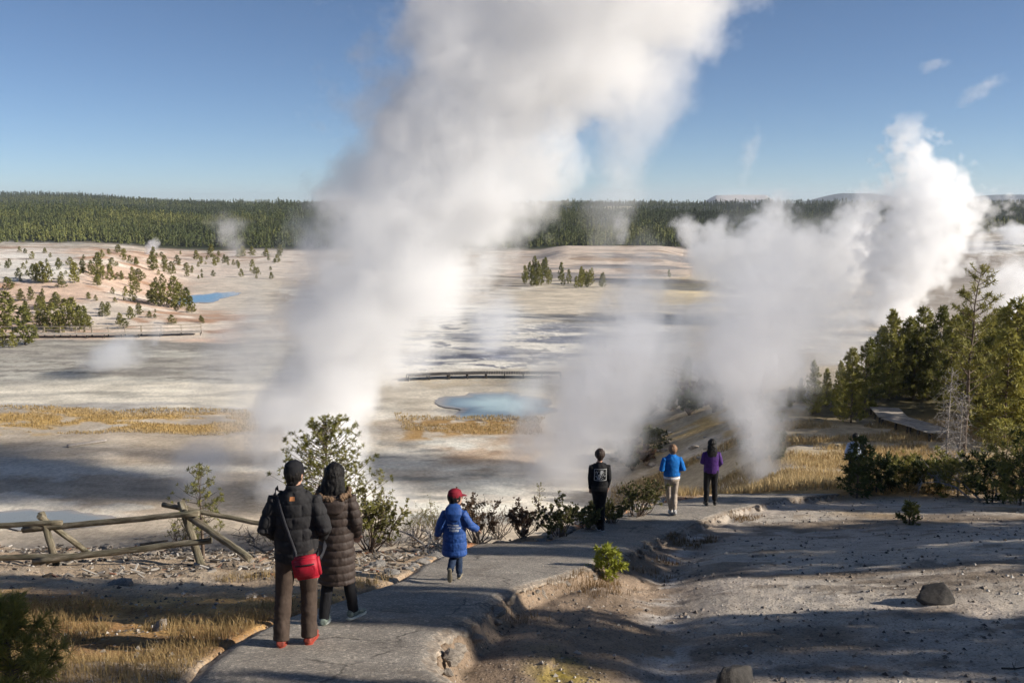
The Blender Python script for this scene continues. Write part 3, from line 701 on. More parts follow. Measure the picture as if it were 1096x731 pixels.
# --- distant single pines
farp = [pine(40 + i, 6.0, 1.55 + .3 * (i % 2), nb=46, per=5, k=5, size=.62, width=.17, base=.03, prof=.7, wood=False, mat=NEED) for i in range(4)]
hill = [(6,356,36),(27,369,33),(14,372,14),(3,372,16),(28,347,20),(22,322,10),(33,322,12),(45,303,18),(40,302,16),(52,303,17),(36,300,14),(20,298,9),(46,330,14),(42,335,15),(50,353,20),(57,354,24),(64,354,18),(70,352,26),(78,350,26),(85,354,22),(90,352,20),(44,352,14),(80,303,18),(66,308,9),(88,292,12),(98,295,13),(105,295,20),(110,300,12),(118,300,14),(104,306,8),(130,300,8),(142,301,12),(149,301,11),(142,323,14),(110,335,10),(128,347,10),(149,337,10),(164,325,18),(170,328,20),(176,326,18),(186,330,28),(193,330,22),(200,330,18),(205,335,14),(160,340,6),(184,347,8),(163,290,16),(165,282,14),(176,288,12),(183,290,8),(215,345,6),(200,290,7),(215,283,7),(190,283,8),(230,285,6),(120,286,8),(63,286,8),(75,284,7),(146,284,7),(240,282,6),(95,320,6),
        (-12,360,30),(-30,350,28),(-20,330,20),(-25,305,20),(10,310,10),(60,325,10),(75,330,9),(210,278,8),(225,276,8),(255,276,8),(270,274,8),(285,275,7),(300,272,8)]
rs = random.Random(4)
hill = [(a, b, c * 1.22) for a, b, c in hill]
for _ in range(80): hill.append((rs.uniform(-30, 300), rs.uniform(268, 300), rs.uniform(4, 9)))
for _ in range(26): hill.append((rs.uniform(-20, 180), rs.uniform(298, 352), rs.uniform(5, 14)))
for _ in range(70):
    a, b, c = rs.choice(hill[:60]); hill.append((a + rs.gauss(0, 7), min(356, b + rs.gauss(0, 3)), rs.uniform(3, 7)))
for i, (px, by, hp) in enumerate(hill):
    p = at(px, by, 100); H = hp * p.y / 1000
    big_ = hp >= 14
    put(farp[i % 4], p.x, p.y, H, 'small green pine scattered on the pink hillside' if not big_ else ('dark pine clump tree at the foot of the pink hillside by the far boardwalk' if by > 340 else 'bushy green pine standing out on the pink hillside'),
        'pine tree', ('scrubby pines dotted over the pink hillside' if not big_ else ('pines by the far boardwalk' if by > 340 else 'larger pines on the pink hillside')), wide=rs.uniform(1.2, 2.0) if not big_ else rs.uniform(.9, 1.3))
midt = [(rs.uniform(556, 648), rs.uniform(297, 309)) for _ in range(30)]
for i, (px, by) in enumerate(midt):
    p = at(px, by, 100); H = rs.uniform(12, 26) * (1 - .35 * (px - 556) / 92) * p.y / 1000
    put(farp[(i + 1) % 4], p.x, p.y, H, 'pine of the small grove on the flat in mid basin', 'pine tree', 'grove of pines in mid basin', wide=.8)
for px, by, hp, lb in ((716,297,8,'tiny lone pine on the cream flat beyond the steam'), (988,294,9,'small bush on the grey bank left of the tall steam'), (975,290,7,'small bush beside another on the grey bank')):
    p = at(px, by, 100); put(farp[1], p.x, p.y, hp * p.y / 1000, lb, 'pine tree', wide=1.5 if px > 900 else .9)
# --- far forest: one mass
def forest():
    rg = np.random.default_rng(5); Vs = []; Fs = []; base = 0
    for (y0, y1, dens, nt, sc) in ((400, 640, 10, 34, 1.0), (640, 1080, 32, 22, 1.1), (1080, 2030, 100, 16, 1.4)):
        A = (y1 ** 2 - y0 ** 2) / 2 * 1.5; n = int(A / dens)
        y = np.sqrt(rg.uniform(y0 ** 2, y1 ** 2, n)); u = rg.uniform(-.75, .75, n); x = u * y
        keep = (y > 405 + 70 * (fbm(x, y, 30, 4, 34) - .5) + 5) 
        keep &= ~((fbm(x, y * .35, 70, 4, 48) > .715) & (y > 600) & (y < 1700))
        keep &= rg.random(n) < np.clip((y - 400) / 25, .25, 1)
        x, y = x[keep], y[keep]; n = len(x)
        z = G(x, y, False); H = rg.uniform(3.2, 6.0, n) * sc * np.clip(rg.normal(1, .15, n), .7, 1.5); W_ = H * rg.uniform(.15, .24, n) * (1.25 if sc > 1 else 1)
        a = rg.uniform(0, 6.283, (n, nt)); h = rg.random((n, nt)) ** 1.25 * .95
        rad = W_[:, None] * (1 - h) ** .75 * rg.uniform(.5, 1.2, (n, nt))
        c = np.stack([x[:, None] + np.cos(a) * rad * .35, y[:, None] + np.sin(a) * rad * .35, z[:, None] + h * H[:, None]], -1)
        tip = np.stack([x[:, None] + np.cos(a) * rad, y[:, None] + np.sin(a) * rad, z[:, None] + (h + rg.uniform(-.02, .09, (n, nt))) * H[:, None]], -1)
        w = (W_[:, None] * rg.uniform(.28, .5, (n, nt)))[..., None]
        s = np.stack([-np.sin(a), np.cos(a), rg.uniform(-.5, .5, (n, nt))], -1)
        up = np.zeros_like(c); up[..., 2] = (H[:, None] * .13)
        V = np.stack([c - s * w, tip, c + s * w, c + up * 1.3], 2).reshape(-1, 3)
        top = np.stack([np.stack([x - W_ * .16, y, z + H * .72], -1), np.stack([x + W_ * .05, y - W_ * .12, z + H * .7], -1), np.stack([x + W_ * .16, y, z + H * .72], -1), np.stack([x, y, z + H * 1.03], -1)], 1).reshape(-1, 3)
        V = np.concatenate([V, top]); Vs.append(V)
    V = np.concatenate(Vs); Fq = np.arange(len(V)).reshape(-1, 4)
    m = NT('far_forest'); v = m.pos()
    isl = m.n('ShaderNodeNewGeometry').outputs['Random Per Island']
    f = m.noise(v, .011, 4, .6); t = m.math('MULTIPLY_ADD', m.math('SUBTRACT', isl, .5), .15, m.math('MULTIPLY_ADD', f, 1.3, -.15))
    c = m.ramp(t, [(.25, (.03, .042, .02)), (.48, (.06, .074, .03)), (.72, (.125, .13, .048))])
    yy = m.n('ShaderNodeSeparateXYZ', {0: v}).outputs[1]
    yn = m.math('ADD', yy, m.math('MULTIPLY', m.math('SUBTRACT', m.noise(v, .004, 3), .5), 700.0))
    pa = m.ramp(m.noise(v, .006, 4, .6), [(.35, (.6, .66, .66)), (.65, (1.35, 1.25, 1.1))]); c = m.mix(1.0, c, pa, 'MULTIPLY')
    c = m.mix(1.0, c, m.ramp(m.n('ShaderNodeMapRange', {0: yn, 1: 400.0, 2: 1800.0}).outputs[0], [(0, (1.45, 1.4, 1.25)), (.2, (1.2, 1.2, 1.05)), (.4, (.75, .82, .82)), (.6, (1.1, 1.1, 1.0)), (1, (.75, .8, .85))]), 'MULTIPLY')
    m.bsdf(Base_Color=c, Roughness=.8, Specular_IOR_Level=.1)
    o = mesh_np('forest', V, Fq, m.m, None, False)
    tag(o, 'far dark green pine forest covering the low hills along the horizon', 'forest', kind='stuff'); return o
forest()
# ------------------------------------------------------------------ people
from mathutils.bvhtree import BVHTree
def loft(bm, pts, rx, ry, side=None, n=16):
    "closed elliptical tube; rx along the side vector, ry along the other"
    pts = [Vector(p) for p in pts]; m = len(pts); rings = []
    for i, p in enumerate(pts):
        t = (pts[min(i + 1, m - 1)] - pts[max(i - 1, 0)]).normalized()
        s = Vector(side) if side else (Vector((1, 0, 0)) if abs(t.x) < .9 else Vector((0, 1, 0)))
        s = (s - t * s.dot(t)).normalized(); b = t.cross(s)
        a_, b_ = (rx[i] if hasattr(rx, '__len__') else rx), (ry[i] if hasattr(ry, '__len__') else ry)
        rings.append([bm.verts.new(p + s * a_ * math.cos(2 * math.pi * j / n) + b * b_ * math.sin(2 * math.pi * j / n)) for j in range(n)])
    for i in range(m - 1):
        for j in range(n): bm.faces.new((rings[i][j], rings[i][(j + 1) % n], rings[i + 1][(j + 1) % n], rings[i + 1][j]))
    bm.faces.new(rings[0][::-1]); bm.faces.new(rings[-1])
def ball(bm, c, r, squash=(1, 1, 1), rot=None):
    M = Matrix.Translation(Vector(c)) @ (rot or Matrix.Identity(4)) @ Matrix.Diagonal((*[r * k for k in squash], 1))
    bmesh.ops.create_uvsphere(bm, u_segments=18, v_segments=12, radius=1, matrix=M)
def fused(name, bm, mat, parent, voxel=.011, smooth=4, fn=None):
    bmesh.ops.recalc_face_normals(bm, faces=bm.faces)
    me = bpy.data.meshes.new(name + '_src'); bm.to_mesh(me); bm.free()
    o = bpy.data.objects.new(name, me); COL.objects.link(o)
    r_ = o.modifiers.new('r', 'REMESH'); r_.mode = 'VOXEL'; r_.voxel_size = voxel
    s_ = o.modifiers.new('s', 'SMOOTH'); s_.iterations = smooth; s_.factor = .5
    dg = bpy.context.evaluated_depsgraph_get(); me2 = bpy.data.meshes.new_from_object(o.evaluated_get(dg)); me2.name = name
    o.modifiers.clear(); o.data = me2; bpy.data.meshes.remove(me)
    if fn:
        co = np.empty(len(me2.vertices) * 3, np.float32); me2.vertices.foreach_get('co', co); co = co.reshape(-1, 3)
        no = np.empty_like(co); me2.vertex_normals.foreach_get('vector', no.ravel()) if False else None
        no = np.array([v.normal[:] for v in me2.vertices], np.float32)
        co = fn(co, no); me2.vertices.foreach_set('co', co.astype(np.float32).ravel()); me2.update()
    me2.materials.clear(); me2.materials.append(mat)
    me2.polygons.foreach_set('use_smooth', np.ones(len(me2.polygons), bool))
    o.parent = parent; return o
def raw(name, bm, mat, parent, sub=1, smooth=True):
    bmesh.ops.recalc_face_normals(bm, faces=bm.faces)
    me = bpy.data.meshes.new(name); bm.to_mesh(me); bm.free(); me.materials.append(mat)
    me.polygons.foreach_set('use_smooth', np.full(len(me.polygons), smooth))
    o = bpy.data.objects.new(name, me); COL.objects.link(o); o.parent = parent
    if sub: q = o.modifiers.new('s', 'SUBSURF'); q.levels = q.render_levels = sub
    return o
def cloth(name, c, rough=.7, spec=.3, var=.25, scale=14, sheen=0.0, fold=.25):
    m = NT(name); v = m.obj(); f = m.noise(v, scale, 4, .6); w = m.noise(v, 300, 2, .5)
    fo = m.n('ShaderNodeVectorMath', {0: v, 1: (1, 1, .45)}, operation='MULTIPLY').outputs[0]
    wr = m.noise(fo, 11, 4, .6, .8)
    colr = m.ramp(f, [(.3, tuple(k * (1 - var) for k in c)), (.7, tuple(min(1, k * (1 + var)) for k in c))])
    m.bsdf(Base_Color=colr, Roughness=rough, Specular_IOR_Level=spec, Normal=m.bump(m.math('MULTIPLY_ADD', wr, 1.0, m.math('MULTIPLY', w, .03)), fold, .03))
    return m.m
SKIN = simple('skin', (.46, .27, .19), .5, .12, 20, .1, .002)
HAIR_B = simple('black_hair', (.012, .010, .009), .55, .5, 60, .6, .01, spec=.25)
HAIR_L = simple('light_brown_hair', (.27, .155, .085), .5, .4, 60, .8, .01)
HAIR_D = simple('dark_brown_hair', (.045, .028, .02), .5, .4, 60, .8, .01)
def vec(*a): return Vector(a)
def person(loc, rz, H, label, j, jk, tr, shoes, hair, cap=None, skin=SKIN, group=None):
    """j: joints, person facing +Y, in metres for a 1.75 m figure. jk: jacket spec. Everything is scaled by H / 1.75"""
    root = empty('person', loc, rz); root.scale = (H / 1.75,) * 3
    tag(root, label, 'person', group)
    hd = j.get('head_off', vec(0, 0, 0)); ht = j.get('head_turn', 0.0)
    hc = vec(0, .03, 1.625) + hd; RZ = Matrix.Rotation(ht, 4, 'Z')
    hs = j.get('head', 1.0)
    def hp(x, y, z): return hc + (RZ @ vec(x, y, z)) * hs
    bm = bmesh.new()
    ball(bm, hc + vec(0, 0, .012), .105 * hs, (.74, .90, 1.05), RZ); ball(bm, hp(0, .028, -.055), .068 * hs, (.88, .95, 1.0), RZ)
    ball(bm, hp(0, .100, -.012), .016 * hs, (.8, 1.2, 1.5), RZ)                       # nose
    ball(bm, hp(0, .088, -.058), .014 * hs, (1.7, .7, .5), RZ)                        # mouth
    for s in (-1, 1):
        ball(bm, hp(.030 * s, .080, .012), .014 * hs, (1.2, .7, .7), RZ); ball(bm, hp(.080 * s, -.002, -.008), .026 * hs, (.35, .8, 1.15), RZ)
    loft(bm, [vec(0, .0, 1.40), vec(0, .008, 1.47) + hd * .4, hc + vec(0, -.01, -.05)], [.075, .054, .054], [.06, .056, .056])
    TZ = [(.88, .15, .10), (1.0, .15, .10), (1.12, .135, .09), (1.26, .155, .105), (1.38, .165, .095), (1.44, .09, .07)]
    loft(bm, [vec(0, j.get('lean', 0) * (q[0] - .9), q[0]) for q in TZ], [q[1] for q in TZ], [q[2] for q in TZ], (1, 0, 0), 20)
    for s in ('L', 'R'):
        sh, el, ha = j['sh' + s], j['el' + s], j['ha' + s]; hip, kn, an = j['hip' + s], j['kn' + s], j['an' + s]
        loft(bm, [sh * .9 + vec(0, 0, .14), sh, (sh + el) / 2, el, (el + ha) / 2, ha], [.05, .052, .045, .038, .036, .025], [.05, .052, .045, .038, .036, .022])
        d = (ha - el).normalized(); sd_ = vec(0, 0, 1).cross(d); sd_ = sd_.normalized() if sd_.length > .2 else vec(0, 1, 0)
        pal = ha + d * .05
        loft(bm, [ha - d * .01, ha + d * .03, ha + d * .075, ha + d * .095], [.024, .038, .041, .036], [.018, .017, .016, .013], tuple(sd_))
        cur = d.cross(sd_) * (.02 if s == 'L' else -.02)
        for q, (off, ln) in enumerate(((-.030, .060), (-.010, .072), (.010, .068), (.029, .052))):
            a0 = ha + d * .088 + sd_ * off; loft(bm, [a0, a0 + d * ln * .5 + cur * .3, a0 + d * ln + cur], [.0095, .009, .0075], [.0095, .009, .0075], n=8)
        a0 = ha + d * .03 - sd_ * .032; loft(bm, [a0, a0 + d * .03 - sd_ * .022, a0 + d * .06 - sd_ * .028 + cur * .5], [.012, .011, .009], [.012, .011, .009], n=8)
        loft(bm, [hip + vec(0, 0, .06), hip, (hip + kn) / 2, kn, kn * .6 + an * .4, an], [.085, .08, .068, .050, .052, .034], [.09, .09, .072, .052, .055, .036])
        fd = j.get('ft' + s, vec(0, 1, -.05)).normalized()
        loft(bm, [an - fd * .04 + vec(0, 0, -.03), an + fd * .06 + vec(0, 0, -.045), an + fd * .15 + vec(0, 0, -.055)], [.03, .035, .035], [.03, .025, .018])
    fused('body', bm, skin, root, .009, 2)
    # trousers
    bm = bmesh.new(); tw = tr.get('w', 1.0)
    loft(bm, [vec(0, 0, 1.03), vec(0, -.005, .95), vec(0, -.01, .87), vec(0, -.005, .80)], [.165 * tr.get('hip', 1), .18 * tr.get('hip', 1), .18 * tr.get('hip', 1), .13], [.115, .125 * tr.get('seat', 1), .13 * tr.get('seat', 1), .10], (1, 0, 0), 20)
    for s in ('L', 'R'):
        hip, kn, an = j['hip' + s], j['kn' + s], j['an' + s]
        e = an + (kn - an).normalized() * tr.get('hem', 0.02)
        loft(bm, [hip + vec(0, 0, .05), hip + vec(0, 0, -.03), (hip + kn) / 2, kn, kn * .5 + e * .5, e], [.095 * tw, .1 * tw, .085 * tw, .073 * tw, .07 * tw * tr.get('calf', 1), .062 * tw * tr.get('cuff', 1)], [.11 * tw, .11 * tw, .09 * tw, .076 * tw, .074 * tw * tr.get('calf', 1), .068 * tw * tr.get('cuff', 1)])
    def tf(co, no):
        w_ = (fbm(co[:, 0] * 1.0 + co[:, 1] * .8, co[:, 2] * 1.6, .07, 3, 19) - .5) * .014 * np.clip((.6 - co[:, 2]) * 4, .25, 1.3)
        return co + no * w_[:, None] * tr.get('fold', 1)
    fused('trousers', bm, tr['mat'], root, .011, 3, tf)
    # shoes
    for s in ('L', 'R'):
        an = j['an' + s]; fd = j.get('ft' + s, vec(0, 1, 0)).normalized(); up = vec(1, 0, 0).cross(fd).normalized(); up = up if up.z > 0 or abs(up.z) < .3 else -up
        heel = an - up * .075; bm = bmesh.new()
        P5 = [(-.075, .045, .034, .030), (-.05, .040, .040, .048), (.0, .045, .040, .055), (.06, .034, .045, .040), (.13, .024, .049, .030), (.185, .018, .040, .022), (.205, .012, .018, .012)]
        loft(bm, [heel + fd * a + up * b for a, b, c, d in P5], [c for a, b, c, d in P5], [d for a, b, c, d in P5], (1, 0, 0), 14)
        loft(bm, [an - up * .03, an + up * .04 * shoes.get('high', 1)], [.042, .046], [.05, .05])
        so = fused('shoe', bm, shoes['mat'], root, .009, 2)
        if 'label_' + s in shoes: so['label'] = shoes['label_' + s]
        bm = bmesh.new(); S5 = [(-.08, .030), (-.05, .040), (.02, .038), (.10, .048), (.16, .046), (.205, .022)]
        loft(bm, [heel + fd * a + up * -.012 for a, c in S5], [c + .003 for a, c in S5], [.014] * 6, (1, 0, 0), 12)
        raw('sole', bm, shoes['sole'], so, 0)
    # jacket or coat
    bm = bmesh.new(); R_ = jk['rings']
    loft(bm, [vec(q[3] if len(q) > 3 else 0, (q[4] if len(q) > 4 else 0) + j.get('lean', 0) * (q[0] - .9), q[0]) for q in R_], [q[1] for q in R_], [q[2] for q in R_], (1, 0, 0), 28)
    sr = jk.get('sleeve', (.078, .072, .066, .062, .052))
    for s in ('L', 'R'):
        sh, el, ha = j['sh' + s], j['el' + s], j['ha' + s]; ha2 = ha + (el - ha).normalized() * jk.get('cuff', -.01)
        inn = vec(sh.x * .55, sh.y, sh.z + .02)
        loft(bm, [inn, sh, (sh + el) / 2, el, (el + ha2) / 2, ha2], [sr[0], sr[0], sr[1], sr[2], sr[3], sr[4]], [sr[0] * 1.05, sr[0] * 1.05, sr[1], sr[2], sr[3], sr[4]])
    if 'extra' in jk: jk['extra'](bm, hc, RZ)
    qz = jk.get('quilt', 0); qx = jk.get('quiltx', 0); amp = jk.get('amp', .012)
    def jf(co, no):
        k = np.zeros(len(co))
        if qz:
            c = np.abs(np.sin(math.pi * co[:, 2] / qz)) ** .45; k = c
            if qx:
                row_ = np.floor(co[:, 2] / qz); off = (row_ % 2) * .5
                ax = co[:, 0] + np.where(no[:, 1] > 0, 0, 0)
                k = np.minimum(k, np.abs(np.sin(math.pi * (ax / qx + off))) ** .4)
        wr = (fbm(co[:, 0] * 1 + co[:, 1], co[:, 2], .05, 3, 7) - .5) * .012
        return co + no * ((k - .6) * amp * (1 if qz else 0) + wr)[:, None]
    jo = fused(jk.get('name', 'jacket'), bm, jk['mat'], root, .009, 3, jf)
    # hair
    if hair:
        bm = bmesh.new()
        ball(bm, hp(0, -.012, .022), .117 * hs, (.80, .95, 1.02) if not hair.get('big') else (.92, 1.02, 1.05), RZ)
        if hair.get('nape', True): ball(bm, hp(0, -.045, -.055), .075 * hs, (.85, .7, .9), RZ)
        if hair.get('long'):
            L = hair['long']; loft(bm, [hp(0, -.03, .03), hp(0, -.07, -.06), hp(0, -.105, -.06 - L * .4), hp(0, -.125, -.06 - L * .8), hp(0, -.12, -.08 - L)], [.09, .125, .14, .12, .06], [.075, .07, .055, .045, .02], (1, 0, 0), 16)
        def hf(co, no):
            a = np.arctan2(co[:, 1] - hc.y, co[:, 0] - hc.x)
            q = no * (np.sin(a * 26 + 3 * np.sin(co[:, 2] * 20)) * .0012 + (fbm(co[:, 0] * 1.6, co[:, 2] * .6 + co[:, 1], .03, 3, 9) - .5) * .018)[:, None]
            return co + q
        def cut(co, no):
            co = hf(co, no); f = (np.array([(RZ.inverted() @ vec(0, 1, 0)).x * 0, 0, 0]))
            d = np.array((RZ @ vec(0, 1, 0))[:]); loc_ = co - np.array(hc[:])
            fr = loc_ @ d; m_ = (fr > .055 * hs) & (loc_[:, 2] < .055 * hs)
            co[m_] -= d[None] * (fr[m_] - .055 * hs)[:, None]; return co
        fused('hair', bm, hair['mat'], root, .009, 1, cut)
    if cap:
        bm = bmesh.new()
        loft(bm, [hp(0, -.008, .015), hp(0, -.010, .06), hp(0, -.012, .105), hp(0, -.012, .132), hp(0, -.012, .142)], [.092 * hs, .094 * hs, .082 * hs, .05 * hs, .015 * hs], [.112 * hs, .110 * hs, .095 * hs, .055 * hs, .015 * hs], tuple((RZ @ vec(1, 0, 0))[:]), 24)
        loft(bm, [hp(0, .07, .028), hp(0, .12, .028), hp(0, .165, .016), hp(0, .18, .008)], [.07 * hs, .075 * hs, .058 * hs, .03 * hs], [.008, .007, .006, .005], tuple((RZ @ vec(1, 0, 0))[:]), 16)
        fused('cap', bm, cap, root, .006, 2)
    return root, jo
def bvh(o):
    me = o.data; return BVHTree.FromPolygons([v.co[:] for v in me.vertices], [p.vertices[:] for p in me.polygons])
def back_patch(name, jo, cells, mat, off=.004):
    "cells: quads [(x0, z0, x1, z1)] laid on the back of a garment, following its surface"
    t = bvh(jo); bm = bmesh.new()
    for x0, z0, x1, z1 in cells:
        nx = max(1, int((x1 - x0) / .012)); nz = max(1, int((z1 - z0) / .012)); gr_ = []
        for a in range(nx + 1):
            r_ = []
            for b in range(nz + 1):
                x = x0 + (x1 - x0) * a / nx; z = z0 + (z1 - z0) * b / nz
                h = t.ray_cast(vec(x, -1, z), vec(0, 1, 0)); y = h[0].y if h[0] else 0
                r_.append(bm.verts.new((x, y - off, z)))
            gr_.append(r_)
        for a in range(nx):
            for b in range(nz): bm.faces.new((gr_[a][b], gr_[a + 1][b], gr_[a + 1][b + 1], gr_[a][b + 1]))
    me = bpy.data.meshes.new(name); bm.to_mesh(me); bm.free(); me.materials.append(mat)
    o = bpy.data.objects.new(name, me); COL.objects.link(o); o.parent = jo; return o
def base_j(**k):
    j = dict(shL=vec(-.185, 0, 1.39), shR=vec(.185, 0, 1.39), elL=vec(-.25, -.03, 1.13), elR=vec(.25, -.03, 1.13), haL=vec(-.24, .10, .92), haR=vec(.24, .10, .92),
             hipL=vec(-.09, 0, .90), hipR=vec(.09, 0, .90), knL=vec(-.10, .03, .50), knR=vec(.10, .03, .50), anL=vec(-.10, -.02, .085), anR=vec(.10, -.02, .085))
    j.update(k); return j
def where(px, py): x, y = on_plane(px, py, P); return vec(x, y, P(y) + .03 - .0)
HB = cloth('black_quilted_nylon', (.022, .021, .022), .8, .22)
# 1 man with the red bag
jman = base_j(elL=vec(-.275, -.06, 1.14), elR=vec(.275, -.06, 1.14), haL=vec(-.21, .15, 1.0), haR=vec(.21, .15, 1.0), head=.93, shL=vec(-.18, 0, 1.385), shR=vec(.18, 0, 1.385),
              anL=vec(-.15, -.10, .10), knL=vec(-.13, -.01, .50), knR=vec(.09, .06, .50), anR=vec(.09, .0, .085), head_turn=-.35, ftL=vec(-.1, 1, -.15), ftR=vec(.12, 1, 0))
man, mj = person(where(321, 691), R(2), 1.70, 'man in black quilted jacket and black cap with a red bag on his hip', jman,
    dict(mat=HB, quilt=.115, quiltx=.17, amp=.016, rings=[(.80, .18, .13), (.84, .198, .145), (1.0, .20, .145), (1.15, .198, .14), (1.28, .205, .14), (1.38, .19, .13), (1.44, .13, .11), (1.49, .085, .085), (1.53, .075, .075)], sleeve=(.072, .07, .068, .062, .054)),
    dict(mat=cloth('brown_trousers', (.062, .044, .034), .85, .2), w=1.08, cuff=1.15, hem=-.02), dict(mat=simple('orange_red_shoe', (.30, .06, .04), .6, .8, 25), sole=simple('dark_red_sole', (.30, .05, .03), .7)),
    dict(mat=HAIR_B, nape=True), cap=cloth('black_cap', (.012, .012, .014), .8, .2))
BAG = cloth('red_nylon', (.36, .009, .024), .6, .35, .15)
bag = empty('shoulder_bag', man.location, man.rotation_euler[2]); bag.scale = man.scale
tag(bag, 'bright red zipped shoulder bag on the right hip of the man in black', 'bag')
bm = bmesh.new(); bmesh.ops.create_cube(bm, size=1, matrix=Matrix.Translation((.135, -.235, .835)) @ Matrix.Rotation(R(-8), 4, 'Y') @ Matrix.Diagonal((.245, .10, .21, 1)))
bmesh.ops.bevel(bm, geom=bm.edges[:], offset=.026, segments=4, affect='EDGES'); raw('pouch', bm, BAG, bag, 0)
bm = bmesh.new(); MR = Matrix.Translation((.135, -.285, .825)) @ Matrix.Rotation(R(-8), 4, 'Y')
bmesh.ops.create_cube(bm, size=1, matrix=MR @ Matrix.Diagonal((.18, .03, .115, 1))); bmesh.ops.bevel(bm, geom=bm.edges[:], offset=.012, segments=2, affect='EDGES'); raw('front_pocket', bm, BAG, bag, 1)
bm = bmesh.new(); bmesh.ops.create_cube(bm, size=1, matrix=MR @ Matrix.Translation((0, -.012, .052)) @ Matrix.Diagonal((.17, .012, .008, 1))); raw('zip', bm, simple('black_zip', (.03, .02, .02)), bag, 0)
t_ = bvh(mj); pp = []
for k in range(17):
    f = k / 16; x = -.155 + f * .17; z = 1.475 - f * .53; h = t_.ray_cast(vec(x, -1, z), vec(0, 1, 0)); pp.append(vec(x, (h[0].y if h[0] else -.12) - .010, z))
pp = [vec(-.16, .03, 1.50), vec(-.165, -.045, 1.495)] + pp + [vec(.03, -.215, .925)]
front = []
for k in range(12):
    f = k / 11; x = .235 - f * .39; z = .97 + f * .51; h = t_.ray_cast(vec(x, 1, z), vec(0, -1, 0)); front.append(vec(x, (h[0].y if h[0] else .0) + .008, z))
pp = [vec(.25, -.20, .90), vec(.262, -.10, .92), vec(.262, 0, .94)] + front + pp
bm = bmesh.new(); loft(bm, pp, .017, .004, n=8)
bm2 = bmesh.new(); V_ = []
for i, p in enumerate(pp):
    t = (pp[min(i + 1, len(pp) - 1)] - pp[max(i - 1, 0)]).normalized(); nrm = vec(p.x * .3, p.y, 0).normalized() if abs(p.y) > .02 else vec(0, 0, 1)
    s_ = t.cross(nrm).normalized() * .018; V_.append((bm2.verts.new(p + s_ + nrm * .003), bm2.verts.new(p - s_ + nrm * .003)))
for a, b in zip(V_, V_[1:]): bm2.faces.new((a[0], a[1], b[1], b[0]))
bm.free(); so = raw('strap', bm2, simple('black_webbing', (.02, .02, .025), .7), bag, 0); q_ = so.modifiers.new('t', 'SOLIDIFY'); q_.thickness = .005
back_patch('collar_tag', mj, [(-.022, 1.415, .022, 1.45)], simple('tan_patch', (.40, .16, .06)))
# 2 woman in the long coat
jw = base_j(elL=vec(-.215, -.04, 1.14), elR=vec(.235, -.03, 1.13), haL=vec(-.19, .12, .97), haR=vec(.20, .12, .95), shL=vec(-.165, 0, 1.38), shR=vec(.165, 0, 1.38),
            knL=vec(-.09, -.02, .50), anL=vec(-.13, -.09, .09), knR=vec(.10, .08, .51), anR=vec(.145, .10, .10), ftL=vec(-.05, 1, -.05), ftR=vec(.5, 1, -.1))
def fur(bm, hc, RZ):
    loft(bm, [vec(-.13, .03, 1.50), vec(-.15, -.05, 1.45), vec(-.08, -.13, 1.41), vec(0, -.15, 1.40), vec(.08, -.13, 1.41), vec(.15, -.05, 1.45), vec(.13, .03, 1.50)], .035, .035)
COAT = cloth('dark_brown_puffer', (.048, .034, .028), .65, .3)
wom, wj = person(where(362, 668), R(-3), 1.64, 'woman in long dark padded coat with fur trimmed hood, next to the man in black', jw,
    dict(mat=COAT, name='coat', quilt=.085, amp=.018, rings=[(.46, .20, .14), (.50, .195, .15), (.75, .198, .15), (.95, .188, .145), (1.1, .178, .13), (1.28, .185, .135), (1.38, .185, .13), (1.44, .12, .11), (1.48, .09, .09)], sleeve=(.068, .066, .062, .058, .05)),
    dict(mat=cloth('black_leggings', (.012, .012, .014), .8, .2), w=.90, hem=-.02, fold=.4), dict(mat=simple('grey_green_shoe', (.20, .24, .205), .7, .6, 28), sole=simple('pale_sole', (.55, .58, .52), .7)),
    dict(mat=HAIR_B, big=True, long=.20))
bm = bmesh.new(); 
loft(bm, [vec(-.15, .02, 1.485), vec(-.165, -.06, 1.45), vec(-.10, -.145, 1.425), vec(0, -.165, 1.415), vec(.10, -.145, 1.425), vec(.165, -.06, 1.45), vec(.15, .02, 1.485)], .028, .036)
FUR = simple('tan_fur', (.22, .14, .085), .9, .5, 45, .9, .02)
fused('fur_trim', bm, FUR, wj, .009, 1, lambda co, no: co + no * ((fbm(co[:, 0], co[:, 2] + co[:, 1], .012, 3, 2) - .45) * .035)[:, None])
bm = bmesh.new(); loft(bm, [vec(0, -.10, 1.43), vec(0, -.15, 1.36), vec(0, -.165, 1.28), vec(0, -.15, 1.235)], [.12, .15, .12, .05], [.05, .05, .04, .02], (1, 0, 0), 18)
fused('hood', bm, COAT, wj, .01, 3)
